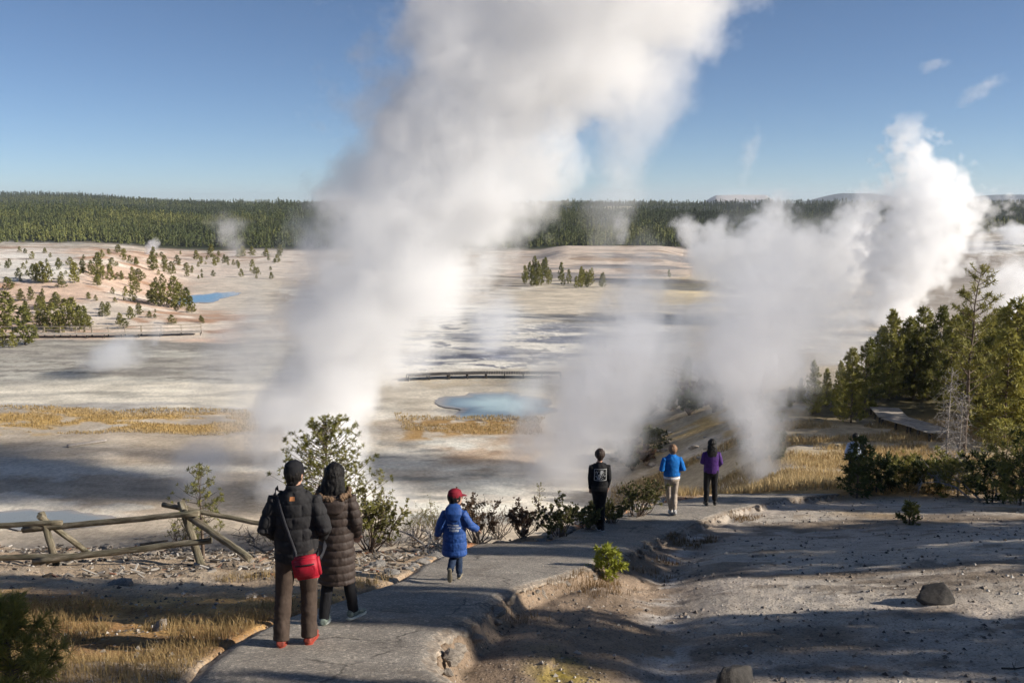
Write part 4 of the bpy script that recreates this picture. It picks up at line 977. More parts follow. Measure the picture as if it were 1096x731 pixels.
# 3 child
jc = base_j(elL=vec(-.27, -.05, 1.12), elR=vec(.29, -.02, 1.13), haL=vec(-.33, .02, .90), haR=vec(.42, .08, 1.0), shL=vec(-.17, 0, 1.33), shR=vec(.17, 0, 1.33),
            knL=vec(-.03, .03, .46), anL=vec(-.05, -.30, .30), ftL=vec(0, .1, -1), knR=vec(.06, .12, .48), anR=vec(.07, .10, .09), head=1.32, head_turn=-1.05, head_off=vec(.02, 0, .02), lean=.1)
BL = cloth('royal_blue_parka', (.020, .068, .24), .6, .3)
chi, cj = person(where(487, 622), R(-4), 1.17, 'child in blue knee length parka and red cap striding down the walk', jc,
    dict(mat=BL, name='parka', quilt=.16, amp=.010, rings=[(.50, .22, .15), (.54, .245, .17), (.75, .235, .165), (1.0, .22, .155), (1.2, .215, .15), (1.33, .20, .14), (1.40, .13, .12), (1.45, .10, .10)], sleeve=(.09, .09, .088, .082, .07)),
    dict(mat=cloth('navy_trousers', (.02, .035, .07), .8, .2), w=1.05, hem=.0), dict(mat=simple('dark_snow_boot', (.02, .03, .05), .7), sole=simple('tan_boot_sole', (.30, .25, .16), .8), high=1.5),
    dict(mat=HAIR_B), cap=cloth('dark_red_cap', (.20, .010, .022), .75, .25))
bm = bmesh.new(); loft(bm, [vec(0, -.02, 1.50), vec(0, -.10, 1.46), vec(0, -.17, 1.37), vec(0, -.185, 1.27), vec(0, -.16, 1.22)], [.12, .165, .17, .12, .05], [.08, .07, .06, .045, .02], (1, 0, 0), 20)
fused('hood', bm, BL, cj, .01, 3)
rs = random.Random(12); cells = []
for r_, (z, w0, w1, h) in enumerate(((1.125, -.125, .10, .030), (1.075, -.11, .12, .030), (1.02, -.08, .10, .042))):
    x = w0
    while x < w1:
        w = rs.uniform(.012, .022); k = rs.random(); cells.append((x, z, x + .007, z + h))
        if k < .6: cells.append((x + .007, z + (h - .008 if k < .3 else 0), x + w, z + (h if k < .3 else .008)))
        if k > .3: cells.append((x + .007, z + h * .4, x + w, z + h * .4 + .008))
        if k > .5: cells.append((x + w - .006, z, x + w, z + h))
        x += w + .006
back_patch('back_print', cj, cells, simple('white_print', (.62, .66, .70), .7))
# 4 person in black
jb = base_j(elL=vec(-.20, -.02, 1.12), elR=vec(.20, -.03, 1.12), haL=vec(-.185, .06, .89), haR=vec(.18, .08, .90), shL=vec(-.17, 0, 1.37), shR=vec(.17, 0, 1.37),
            hipL=vec(-.085, 0, .90), hipR=vec(.085, 0, .90), knL=vec(-.045, .04, .50), anL=vec(-.015, -.05, .09), knR=vec(.055, -.01, .50), anR=vec(.05, -.16, .10), head_turn=.15)
bp, bj = person(where(641, 567), R(3), 1.74, 'person in black sweatshirt with a large white square print and black trousers', jb,
    dict(mat=cloth('black_sweatshirt', (.014, .014, .015), .85, .2), name='sweatshirt', rings=[(.93, .165, .12), (.97, .185, .135), (1.12, .18, .13), (1.28, .19, .13), (1.37, .18, .12), (1.43, .11, .10), (1.48, .07, .07)], sleeve=(.072, .064, .058, .05, .042)),
    dict(mat=cloth('black_track_trousers', (.016, .015, .015), .8, .25), w=.98, calf=.86, cuff=.72, seat=1.12), dict(mat=simple('black_trainer', (.02, .02, .02), .6), sole=simple('white_sole', (.7, .7, .7), .6)),
    dict(mat=HAIR_D, big=True))
cells = [(-.13, 1.105, .13, 1.113), (-.13, 1.345, .13, 1.353), (-.13, 1.113, -.122, 1.345), (.122, 1.113, .13, 1.345)]
for a in range(14):
    for b in range(13):
        x = -.105 + a * .015; z = 1.13 + b * .015; cx_, cz_ = (a - 6.5) / 7, (b - 6) / 6.5
        if (abs(cx_ - cz_ * .5) < .34 and rs.random() < .8) or rs.random() < .25: 
            if cx_ ** 2 + cz_ ** 2 < 1.3: cells.append((x, z, x + .013, z + .013))
back_patch('back_print', bj, cells, simple('white_print_paint', (.66, .66, .64), .7))
# 5 person in blue
jbl = base_j(elL=vec(-.265, -.06, 1.14), elR=vec(.265, -.06, 1.14), haL=vec(-.16, .20, 1.08), haR=vec(.16, .20, 1.08), shL=vec(-.18, .02, 1.37), shR=vec(.18, .02, 1.37),
             knL=vec(-.06, .03, .50), anL=vec(.0, -.02, .085), knR=vec(.08, .02, .50), anR=vec(.05, -.16, .13), ftR=vec(0, 1, -.6), head_off=vec(.02, .03, -.035), lean=.05)
blp, blj = person(where(718, 551), R(4), 1.70, 'person with short light brown hair in bright blue fleece and beige trousers', jbl,
    dict(mat=cloth('bright_blue_fleece', (.008, .13, .42), .85, .2), name='fleece', rings=[(.94, .19, .14), (.98, .205, .155), (1.12, .195, .145), (1.28, .21, .15), (1.38, .20, .135), (1.44, .12, .11), (1.49, .085, .085)], sleeve=(.075, .072, .068, .062, .05)),
    dict(mat=cloth('beige_trousers', (.36, .30, .24), .85, .2), w=.98, cuff=.85, seat=1.15, hip=1.08), dict(mat=simple('white_trainer', (.45, .44, .43), .6), sole=simple('grey_sole', (.3, .3, .3), .6)),
    dict(mat=HAIR_L, big=True))
bm = bmesh.new(); loft(bm, [vec(0, 0, .955), vec(0, 0, .905)], [.200, .206], [.150, .156], (1, 0, 0), 24); fused('shirt_hem', bm, simple('white_cotton', (.7, .7, .72)), blj, .01, 1)
# 6 person in purple
jp = base_j(elL=vec(-.24, -.03, 1.14), elR=vec(.24, -.03, 1.14), haL=vec(-.19, .16, 1.09), haR=vec(.22, .13, 1.02), shL=vec(-.175, 0, 1.37), shR=vec(.175, 0, 1.37), ftL=vec(-.1, 1, 0), ftR=vec(.15, 1, 0),
            knL=vec(-.11, .02, .50), knR=vec(.10, .03, .50), anR=vec(.13, .05, .085))
pup, puj = person(where(760, 541), R(-2), 1.70, 'woman with long black hair in dark purple jacket and black trousers', jp,
    dict(mat=cloth('purple_softshell', (.055, .014, .13), .7, .3), rings=[(.86, .185, .135), (.90, .20, .145), (1.05, .195, .14), (1.25, .21, .14), (1.37, .19, .13), (1.43, .12, .11), (1.48, .09, .09)], sleeve=(.068, .066, .062, .056, .048)),
    dict(mat=cloth('black_trousers', (.012, .012, .013), .8, .2), w=1.08, cuff=1.1), dict(mat=simple('dark_boot', (.02, .018, .016), .6), sole=simple('black_sole', (.02, .02, .02), .6), high=1.3),
    dict(mat=HAIR_B, big=True, long=.30))
# 7 person behind the bush
jh = base_j(elL=vec(-.27, -.02, 1.13), elR=vec(.27, -.03, 1.13))
x7, y7 = on_plane(913, 524, P, 20)
hid, hj = person(vec(x7, y7, g(x7, y7) + .02), R(-8), 1.66, 'half hidden person in white and pale blue jacket behind a dark bush', jh,
    dict(mat=cloth('pale_blue_white_jacket', (.48, .55, .70), .7, .3, .5, 9), rings=[(.86, .185, .135), (.90, .20, .145), (1.05, .195, .14), (1.25, .21, .14), (1.37, .19, .13), (1.43, .12, .11), (1.48, .09, .09)]),
    dict(mat=cloth('dark_trousers', (.02, .025, .04), .8, .2)), dict(mat=simple('dark_shoe', (.03, .03, .03), .6), sole=simple('grey_shoe_sole', (.1, .1, .1), .6)), dict(mat=HAIR_B, big=True))
# ------------------------------------------------------------------ log fence
WOOD = NT('weathered_log'); v_ = WOOD.obj(); st_ = WOOD.n('ShaderNodeVectorMath', {0: v_, 1: (1.2, 9, 9)}, operation='MULTIPLY').outputs[0]
f_ = WOOD.noise(st_, 3.0, 6, .7); f3_ = WOOD.noise(v_, 4, 3)
c_ = WOOD.mix(1.0, WOOD.ramp(f_, [(.32, (.05, .042, .03)), (.45, (.14, .122, .088)), (.58, (.215, .19, .145)), (.7, (.36, .33, .28))]), WOOD.ramp(f3_, [(.3, (.75, .78, .7)), (.7, (1.1, 1.05, 1.0))]), 'MULTIPLY')
WOOD.bsdf(Base_Color=c_, Roughness=.85, Specular_IOR_Level=.2, Normal=WOOD.bump(f_, .7, .02)); WOODM = WOOD.m
def log_part(name, a, b, r0, r1, parent, mat=None, seed=0):
    rg = np.random.default_rng(seed + 50); a = Vector(a); b = Vector(b); n = 14; d = (b - a); L = d.length
    V = []; seg = 12
    for i in range(n):
        t = i / (n - 1); off = (rg.normal(0, .003), rg.normal(0, .003))
        for j in range(seg):
            q = 2 * math.pi * j / seg; r_ = (r0 * (1 - t) + r1 * t) * (1 + .06 * math.sin(3 * q + i) + rg.normal(0, .02))
            V.append((t * L, r_ * math.cos(q) + off[0], r_ * math.sin(q) + off[1]))
    bm = bmesh.new(); vs = [bm.verts.new(v) for v in V]
    for i in range(n - 1):
        for j in range(seg): bm.faces.new((vs[i * seg + j], vs[(i + 1) * seg + j], vs[(i + 1) * seg + (j + 1) % seg], vs[i * seg + (j + 1) % seg]))
    bm.faces.new(vs[:seg]); bm.faces.new(vs[-seg:][::-1]); bmesh.ops.recalc_face_normals(bm, faces=bm.faces)
    me = bpy.data.meshes.new(name); bm.to_mesh(me); bm.free(); me.materials.append(mat or WOODM)
    me.polygons.foreach_set('use_smooth', np.array([len(p.vertices) == 4 for p in me.polygons]))
    o = bpy.data.objects.new(name, me); COL.objects.link(o)
    o.location = a; o.rotation_mode = 'QUATERNION'; o.rotation_quaternion = d.to_track_quat('X', 'Z')
    if parent is not None:
        o.parent = parent; o.location = a - parent.location
    return o
def W3(px, py, Y): d = ray(px, py); d = d / d.y; return d * Y
fx, fy = on_plane(130, 603, P); fen = empty('log_fence', (fx, fy, P(fy))); tag(fen, 'weathered buck and rail log fence with crossed leaning posts above the basin', 'fence')
Yf = fy
log_part('post', W3(64, 615, Yf - .15), W3(44, 548, Yf + .15), .055, .050, fen, seed=1)
log_part('post', W3(216, 606, Yf - .25), W3(193, 537, Yf + .15), .058, .054, fen, seed=2)
log_part('brace', W3(42, 552, Yf + .05), W3(98, 594, Yf + 1.0), .045, .045, fen, seed=3)
log_part('brace', W3(196, 548, Yf + .0), W3(268, 598, Yf - .7), .055, .05, fen, seed=4)
log_part('rail', W3(-80, 567, Yf + .05), W3(66, 559, Yf - .12), .042, .038, fen, seed=5)
log_part('rail', W3(25, 567, Yf + .12), W3(213, 549, Yf - .16), .048, .042, fen, seed=6)
log_part('rail', W3(-80, 600, Yf + .0), W3(82, 594, Yf - .20), .045, .042, fen, seed=7)
log_part('rail', W3(36, 601, Yf - .25), W3(226, 578, Yf - .32), .050, .044, fen, seed=8)
log_part('rail', W3(174, 540, Yf + .2), W3(330, 570, Yf - .05), .038, .032, fen, seed=9)
# ------------------------------------------------------------------ boardwalks and railings
PLANK = simple('grey_boardwalk_planks', (.42, .37, .31), .85, .4, 3, .4, .02)
RAILM = simple('pale_rail_wood', (.40, .33, .25), .85, .3, 6, .3, .01)
DARKW = simple('dark_wet_wood', (.07, .06, .05), .8, .3, 6, .3, .01)
def box_np(Vs, Fs, c, sx, sy, sz, rz=0.0):
    b = len(Vs); ca, sa = math.cos(rz), math.sin(rz)
    for X in (-.5, .5):
        for Y in (-.5, .5):
            for Z in (-.5, .5):
                x, y = X * sx, Y * sy; Vs.append((c[0] + x * ca - y * sa, c[1] + x * sa + y * ca, c[2] + Z * sz))
    for f in ((0, 1, 3, 2), (4, 6, 7, 5), (0, 4, 5, 1), (2, 3, 7, 6), (0, 2, 6, 4), (1, 5, 7, 3)): Fs.append(tuple(b + i for i in f))
def boardwalk(pts, width, lab, dz=.35, rail=0, mat=PLANK, group=None, railmat=None, step=.28, post_every=2.4):
    pts = [Vector(p) for p in pts]; root = empty('boardwalk', pts[0]); tag(root, lab, 'boardwalk', group)
    Vd, Fd, Vp, Fp, Vr, Fr = [], [], [], [], [], []; o_ = pts[0]
    for a, b in zip(pts, pts[1:]):
        d = b - a; L = d.length; rz = math.atan2(d.y, d.x); n = int(L / step); nrm = Vector((-math.sin(rz), math.cos(rz), 0))
        for i in range(n):
            p = a + d * ((i + .5) / n) - o_; box_np(Vd, Fd, (p.x, p.y, p.z + dz + random.uniform(-.006, .006)), step * .92, width * random.uniform(.98, 1.02), .05, rz)
        for s in (-1, 1):
            m_ = (a + b) / 2 - o_ + nrm * s * width * .42; 
            k = max(2, int(L / post_every))
            for i in range(k + 1):
                p = a + d * (i / k) - o_ + nrm * s * width * .45; box_np(Vp, Fp, (p.x, p.y, p.z + dz / 2 - .1), .12, .12, dz + .1, rz)
                if rail and (rail == 2 or s == 1): box_np(Vr, Fr, (p.x, p.y, p.z + dz + .5), .10, .10, 1.0, rz)
            if rail and (rail == 2 or s == 1):
                for h in (.52, .98):
                    for i in range(k):
                        p = a + d * ((i + .5) / k) - o_ + nrm * s * width * .45; box_np(Vr, Fr, (p.x, p.y, p.z + dz + h), L / k * 1.01, .05, .11, rz)
    mesh_np('deck', Vd, Fd, mat, root, False); mesh_np('support', Vp, Fp, DARKW, root, False)
    if rail: mesh_np('railing', Vr, Fr, railmat or RAILM, root, False)
    return root
def ga(px, py, y0=30): p = at(px, py, y0); return p
boardwalk([ga(1010, 473), ga(986, 464), ga(956, 455), ga(946, 444)], 2.0, 'grey plank boardwalk running from the golden meadow into the dark pines', dz=.55, step=.22)
boardwalk([ga(-40, 361, 90), ga(10, 361, 90), ga(96, 361, 90), ga(150, 360, 90), ga(215, 358, 90)], 2.2, 'long far boardwalk with pale rails at the foot of the pink hillside', dz=.5, rail=1)
boardwalk([ga(436, 407, 60), ga(480, 405, 60), ga(520, 404, 60), ga(560, 404, 60), ga(600, 404, 60)], 1.8, 'dark low boardwalk on trestles beyond the turquoise pool', dz=.55, mat=DARKW)
boardwalk([ga(715, 408, 60), ga(745, 410, 60), ga(775, 414, 60), ga(805, 420, 60)], 1.8, 'short boardwalk with rails half lost in steam beside the lone pine', dz=.4, rail=2)
# bleached log on the mud, distant
p = ga(72, 479, 40); q = ga(114, 473, 40); o = log_part('fallen_log', p + Vector((0, 0, .1)), q + Vector((0, 0, .12)), .16, .10, None, DEAD, 21); tag(o, 'bleached fallen log lying on the mud in front of the golden grass', 'log')
# ------------------------------------------------------------------ rocks
ROCKD = simple('dark_rock', (.058, .053, .048), .9, .4, 5, .6, .02)
ROCKL = simple('pale_rough_stone', (.34, .29, .235), .92, .4, 7, .8, .02)
ROCKG = simple('grey_stone', (.27, .25, .225), .92, .4, 7, .8, .02)
def rock_me(seed, rough=.3, flat=.7, pd=(.5, .8)):
    from mathutils import noise
    bm = bmesh.new(); bmesh.ops.create_icosphere(bm, subdivisions=4, radius=1.15)
    rg = random.Random(seed); off = Vector((rg.uniform(0, 90), rg.uniform(0, 90), 0)); planes = [(Vector((rg.gauss(0, 1), rg.gauss(0, 1), rg.gauss(0, .8))).normalized(), rg.uniform(*pd)) for _ in range(14)]
    for v in bm.verts:
        for n_, d_ in planes:
            e = v.co.dot(n_) - d_
            if e > 0: v.co -= n_ * e
        v.co += v.co.normalized() * (noise.fractal(v.co * 2.2 + off, .7, 2.0, 6) * rough * .5)
        v.co.z *= flat
    me = bpy.data.meshes.new('stone'); bm.to_mesh(me); bm.free(); me.polygons.foreach_set('use_smooth', np.ones(len(me.polygons), bool)); return me
RM_ = [rock_me(s, .35, .75) for s in range(7)]
def rock(x, y, sx, sy, sz, mat, lab, cat='stone', name='stone', group=None, rz=None, lift=.25, z=None, k=None):
    me = RM_[(random.randrange(7)) if k is None else k]; key = me.name + mat.name
    if key not in bpy.data.meshes: m2 = me.copy(); m2.name = key; m2.materials.append(mat)
    o = bpy.data.objects.new(name, bpy.data.meshes[key]); COL.objects.link(o)
    o.location = (x, y, (g(x, y) if z is None else z) + sz * lift); o.scale = (sx, sy, sz); o.rotation_euler = (0, 0, random.uniform(0, 6.28) if rz is None else rz)
    tag(o, lab, cat, group); return o
RM_.append(rock_me(31, .14, .95, (.66, .95))); RM_.append(rock_me(35, .14, 1.0, (.62, .95)))
for q in RM_[7:]: q.name = 'boulder_stone'
p = at(1001, 646); rock(p.x, p.y, .26, .19, .17, ROCKD, 'dark angular boulder lying alone on the grey gravel slope', 'boulder', 'boulder', rz=.2, lift=.45, k=7)
p = at(786, 740); rock(p.x, p.y, .21, .19, .22, ROCKD, 'dark pointed boulder at the bottom edge of the picture beside the gully', 'boulder', 'boulder', rz=1.1, lift=.4, k=8)
# edge stones of the walk
ys = 6.4; i = 0
while ys < 26:
    x = float(xr(np.array([ys]))[0]); s = random.uniform(.045, .11) * random.uniform(.7, 1.15)
    if random.random() < .6:
        z = float(P(ys)) - random.uniform(.05, .22)
        rock(x + random.uniform(.0, .14), ys, s * 1.2, s * 1.1, s * .9, ROCKL, 'rough pale stone bedded in the broken edge of the asphalt walk', 'stone', 'edge_stone', 'stones along the gully edge of the walk', lift=0, z=z)
    ys += random.uniform(.12, .30)
ys = 12.8
while ys < 24:
    x = float(xl(np.array([ys]))[0]); s = random.uniform(.06, .13)
    rock(x - random.uniform(.0, .15), ys, s * 1.4, s, s * .6, ROCKG, 'grey stone along the basin side edge of the asphalt walk', 'stone', 'edge_stone', 'stones along the basin side of the walk', lift=.1)
    ys += random.uniform(.15, .6)
for _ in range(46):                     # pale rubble row under the fence
    px = random.uniform(95, 300); py = 590 + random.uniform(-3, 4) - (px - 95) * .01
    p = at(px, py); s = random.uniform(.05, .11)
    rock(p.x, p.y, s * 1.4, s * .8, s * .8, ROCKL, 'pale shale stone in the rubble row below the log fence', 'stone', 'stone', 'rubble row under the log fence')
for px, py, s, lb in ((318,600,.16,'pale block behind the man in black, at the foot of the fence brace'), (268,640,.09,'small pale stone on the brown grass left of the man in black'), (172,672,.10,'small white stone in the dry grass beside the bottom corner pine'), (404,607,.13,'stone lying behind the woman in the long coat'), (417,615,.10,'small grey stone between the long coat and the child'), (288,566,.20,'grey stump like rock at the fence end'),
                      (240,581,.12,'dark stone near the leaning fence post'), (132,625,.13,'brown rock sitting on the shaded bank')):
    p = at(px, py); rock(p.x, p.y, s * 1.3, s, s * .8, ROCKL if 'pale' in lb or 'white' in lb else ROCKG, lb)
# loose gravel as one mass
def gravel():
    rg = np.random.default_rng(3); n = 24000
    y = 5.5 + 24 * rg.random(n) ** 1.3; u = rg.uniform(-.62, .62, n); x = u * y
    onp = (x > xl(y) + .05) & (x < xr(y) - .02)
    keep = ~onp | (rg.random(n) < .04); keep &= (fbm(x, y, 1.1, 4, 81) > .47) | (rg.random(n) < .25); x, y = x[keep], y[keep]; n = len(x)
    ip = (x > xl(y)) & (x < xr(y)); z = G(x, y) + np.where(ip, .08, 0)
    s = .008 + .035 * rg.random(n) ** 5 * (y / 10) ** .3; s = np.where(ip, s * .5, s)
    T = np.array([(1, 0, 0), (-.5, .8, 0), (-.6, -.8, 0), (0, 0, 1), (0, 0, -.6)]); 
    jit = rg.uniform(.6, 1.3, (n, 5, 3)); a = rg.uniform(0, 6.28, n); ca, sa = np.cos(a), np.sin(a)
    V = T[None] * jit * s[:, None, None]; V = np.stack([V[..., 0] * ca[:, None] - V[..., 1] * sa[:, None], V[..., 0] * sa[:, None] + V[..., 1] * ca[:, None], V[..., 2] * .7], -1)
    V += np.stack([x, y, z + s * .15], -1)[:, None]
    f = np.array([(0, 1, 3), (1, 2, 3), (2, 0, 3), (1, 0, 4), (2, 1, 4), (0, 2, 4)]); Fq = (np.arange(n)[:, None, None] * 5 + f[None]).reshape(-1, 3)
    m = NT('loose_gravel'); isl = m.n('ShaderNodeNewGeometry').outputs['Random Per Island']
    m.bsdf(Base_Color=m.ramp(isl, [(0, (.07, .055, .045)), (.45, (.20, .165, .13)), (.8, (.36, .32, .27)), (1, (.50, .47, .42))]), Roughness=.9)
    tag(mesh_np('gravel', V.reshape(-1, 3), Fq, m.m, None, False), 'loose gravel and small stones strewn over the slopes beside the walk', 'gravel', kind='stuff')
gravel()
def blades(name, n, region, hmin, hmax, mat, lab, cat='grass', w=.004, lean=.5, clump=None):
    rg = np.random.default_rng(hash(name) % 1 + len(lab)); x, y = region(rg, n); n = len(x); z = G(x, y)
    h = rg.uniform(hmin, hmax, n); a = rg.uniform(0, 6.28, n); l = rg.uniform(0, lean, n) * h; b = rg.uniform(0, 6.28, n)
    W_ = w * (np.maximum(y, 5) / 9)
    s = np.stack([np.cos(b) * W_, np.sin(b) * W_, 0 * a], -1); p = np.stack([x, y, z - .01], -1)
    t = p + np.stack([np.cos(a) * l, np.sin(a) * l, h], -1); mi = p + np.stack([np.cos(a) * l * .35, np.sin(a) * l * .35, h * .55], -1)
    V = np.stack([p - s, p + s, mi + s * .8, t, mi - s * .8], 1).reshape(-1, 3)
    Fq = (np.arange(n)[:, None, None] * 5 + np.array([(0, 1, 2, 4)])[None]).reshape(-1, 4); F2 = (np.arange(n)[:, None] * 5 + np.array([[4, 2, 3, 3]]))
    V6 = np.stack([p - s, p + s, mi + s * .8, mi - s * .8, mi - s * .8, mi + s * .8, t + s * .15, t - s * .15], 1).reshape(-1, 3)
    o = mesh_np(name, V6, np.arange(len(V6)).reshape(-1, 4), mat, None, False); tag(o, lab, cat, kind='stuff'); return o
def reg_left(rg, n):
    y = rg.uniform(5.2, 12.0, n); x = rg.uniform(-.66, .0, n) * y; k = (x < xl(y) - .05) & (fbm(x, y, 1.3, 4, 91) > .44 + .10 * ss(9, 11.5, y)); return x[k], y[k]
blades('dry_grass', 52000, reg_left, .04, .15, STRAW, 'short straw coloured dry grass on the bank left of the walk', w=.0028, lean=.9)
def reg_edge(rg, n):
    y = rg.uniform(9.5, 22, n); x = xr(y) + rg.uniform(.0, .9, n) ** 1.3; k = fbm(x, y, .7, 3, 92) > .56; return x[k], y[k]
blades('brown_grass', 7000, reg_edge, .04, .13, STRAW_D, 'thin brown grass clinging to the broken edge of the walk', w=.0025)
def reg_mead(rg, n):
    y = rg.uniform(26.0, 64, n); u = rg.uniform(.11, .75, n); x = u * y; k = (fbm(x * .5, y, 2.5, 5, 49) > .42) & ((y > 27.5) | (x < xl(y) - .1) ); return x[k], y[k]
blades('meadow_grass', 90000, reg_mead, .12, .38, STRAW_L, 'golden dry meadow grass on the flat beyond the walk', w=.004, lean=.7)
def reg_gold(rg, n):
    y = rg.uniform(78, 100, n); u = rg.uniform(-.66, .08, n); x = u * y; px, py = proj(x, y, G(x, y, False)); px = px + 70 * (fbm(x, y, 9, 4, 35) - .5); py = py + 12 * (fbm(x * .4, y, 3, 4, 36) - .5); k = (((px < 262) & (py > 436) & (py < 464)) | ((px > 425) & (px < 590) & (py > 444) & (py < 468)) | ((px > 440) & (px < 540) & (py > 405) & (py < 415))) & (fbm(x * .45, y, 2.2, 4, 36) > .42); return x[k], y[k]
blades('flat_grass', 50000, reg_gold, .08, .26, STRAW, 'golden sedge on the flats around the pools', w=.0035, lean=.6)
# ------------------------------------------------------------------ near shrubs and young pines
def young(seed, px, base, top, lab, w=.5, mat=NEED, nb=38, per=5, size=.10, k=9, gap=.1, base_=.12, name='young_pine', prof=.6, wid=.10, upsw=.5):
    p = at(px, base); x = p.x; Y = p.y; H = ray(px, top).z / ray(px, top).y * Y - p.z
    o = pine(seed, H, H * w, nb=nb, per=per, k=k, size=size, width=wid, base=base_, prof=prof, gap=gap, upsw=upsw, mat=mat, name=name)
    put(o, x, Y, H, lab, 'pine tree', wide=1); return o
young(101, 352, 590, 448, 'young open pine with knobbly shoots standing behind the couple', .55, nb=170, per=11, size=.062, k=16, gap=.02, base_=.12, wid=.10, prof=.6)
young(102, 218, 596, 498, 'small young pine just behind the leaning fence post', .42, nb=50, per=6, size=.062, k=14, wid=.09)
young(103, 14, 745, 648, 'bushy young pine growing at the bottom corner by the dry grass', .55, nb=70, per=7, size=.10, k=30, wid=.03, base_=.02, gap=.1, prof=.5)
young(104, -16, 705, 570, 'green pine branch end reaching in at the edge of the picture', .16, nb=60, per=10, size=.075, k=34, wid=.028, base_=.1)
young(105, 650, 620, 589, 'small bright yellow green pine seedling at the stone edge of the walk', .62, mat=NEED_Y, nb=50, per=5, size=.075, k=16, wid=.10, base_=.02, name='pine_seedling', prof=.35)
young(106, 973, 562, 540, 'little round green pine seedling on the grey slope below the dark brush', .6, nb=40, per=5, size=.09, k=10, wid=.13, base_=.02, name='pine_seedling', prof=.4)
young(107, 917, 534, 468, 'dark young pine hiding the person in white', .36, mat=NEED_D, nb=60, per=6, size=.15, k=9, wid=.13, base_=.02, gap=0)
young(108, 576, 556, 516, 'slim yellow green young pine behind the walk, left of the person in black', .28, mat=LEAF_G, nb=34, per=4, size=.09, k=9, wid=.16, base_=.05)
young(109, 700, 482, 461, 'round olive bush on the golden bank beyond the person in black', .75, mat=LEAF_G, nb=60, per=6, size=.22, k=8, wid=.16, base_=.02, name='bush', prof=.3)
sh = [
 (682,553,514,1.0,LEAF_G,'leafy olive green bush right behind the person in black'),
 (655,560,536,1.3,LEAF_G,'low olive bush at the feet of the person in black'),
 (628,566,538,1.3,LEAF_G,'low leafy bush left of the person in black'),
 (600,574,536,1.3,LEAF_G,'ragged green bush halfway between the child and the person in black'),
 (560,576,544,1.4,LEAF_R,'reddish brown bare bush beside the ragged green bush'),
 (535,576,540,1.3,LEAF_R,'reddish twiggy bush just right of the child'),
 (512,580,536,1.2,LEAF_R,'tangled reddish bush behind the outstretched arm of the child'),
 (470,580,542,1.3,LEAF_G,'sparse olive bush behind the child'),
 (445,582,545,1.3,LEAF_G,'sparse twiggy bush left of the child'),
 (418,584,552,1.2,LEAF_G,'thin bush between the coat and the child'),
 (395,588,528,1.1,LEAF_G,'yellow green bush against the shoulder of the woman in the long coat'),
 (300,586,556,1.2,LEAF_G,'dry olive bush behind the left elbow of the man in black'),
 (192,584,552,1.3,LEAF_G,'low green bush between the leaning post and the young pine'),
]
for i, (px, base, top, w, mt, lb) in enumerate(sh):
    p = at(px, base); Y = p.y; H = ray(px, top).z / ray(px, top).y * Y - p.z
    o = shrub(200 + i, H, H * w * 1.3, stems=20, per=10, k=6, size=.045 if mt is LEAF_R else .05, width=.30, mat=mt, name='bush', woodm=DEAD_D if mt is LEAF_R else BARK)
    put(o, p.x, Y, H, lb, 'bush')
# dark brush at the right behind the slope
br = [(938,524,496,1.7,'dark juniper like brush next to the half hidden person'), (965,523,498,2.0,'low dark brush in front of the end of the boardwalk'), (995,527,500,2.0,'low dark brush under the shorter dead tree'), (1025,532,498,2.0,'dark brush around the roots of the dead trees'),
      (1062,538,500,1.8,'dark tangled brush over grey roots'), (1092,541,490,1.6,'tall dark brush at the edge of the picture under the tallest pine'), (1120,540,480,1.6,'dark brush just cut by the edge of the picture'), (1076,500,462,1.4,'dark green bush behind the tangled brush')]
for i, (px, base, top, w, lb) in enumerate(br):
    p = at(px, base); Y = p.y; H = ray(px, top).z / ray(px, top).y * Y - p.z
    o = pine(300 + i, H, H * w * .62, nb=66, per=8, k=8, size=.15, width=.11, base=.02, mat=NEED_D if i % 2 == 0 else NEED, prof=.25, upsw=.45, gap=.1, name='brush')
    put(o, p.x, Y, H, lb, 'bush')
# dead branches
def dead_branch(x, y, L, rz, lab, seed, mat=None, h=.35, n=16, r=.022, group=None):
    rg = np.random.default_rng(seed); segs = []
    main = [np.array([0, 0, .03]), np.array([L * .35, rg.normal(0, .06) * L, h * .5]), np.array([L * .7, rg.normal(0, .1) * L, h * .6]), np.array([L, rg.normal(0, .12) * L, h * .4])]
    segs.append((main, [r, r * .8, r * .5, r * .2]))
    for _ in range(n):
        t = rg.uniform(.15, 1); i = min(2, int(t * 3)); p = main[i] + (main[i + 1] - main[i]) * (t * 3 - i)
        d = np.array([rg.uniform(.1, .6), rg.normal(0, .5), rg.normal(.3, .5)]) * L * rg.uniform(.15, .4)
        q = p + d; q[2] = max(q[2], .0); m_ = (p + q) / 2 + rg.normal(0, .03, 3) * L; segs.append(([p, m_, q], [r * .4, r * .28, r * .1]))
        for _ in range(2): e = m_ + rg.normal(0, .1, 3) * L; e[2] = max(e[2], 0); segs.append(([m_, (m_ + e) / 2, e], [r * .2, r * .15, r * .07]))
    V, Fq = tubes(segs, 5); o = mesh_np('dead_branch', V, Fq, mat or DEAD_D); o.location = (x, y, g(x, y)); o.rotation_euler = (0, 0, rz); tag(o, lab, 'dead branch', group); return o
rs = random.Random(8)
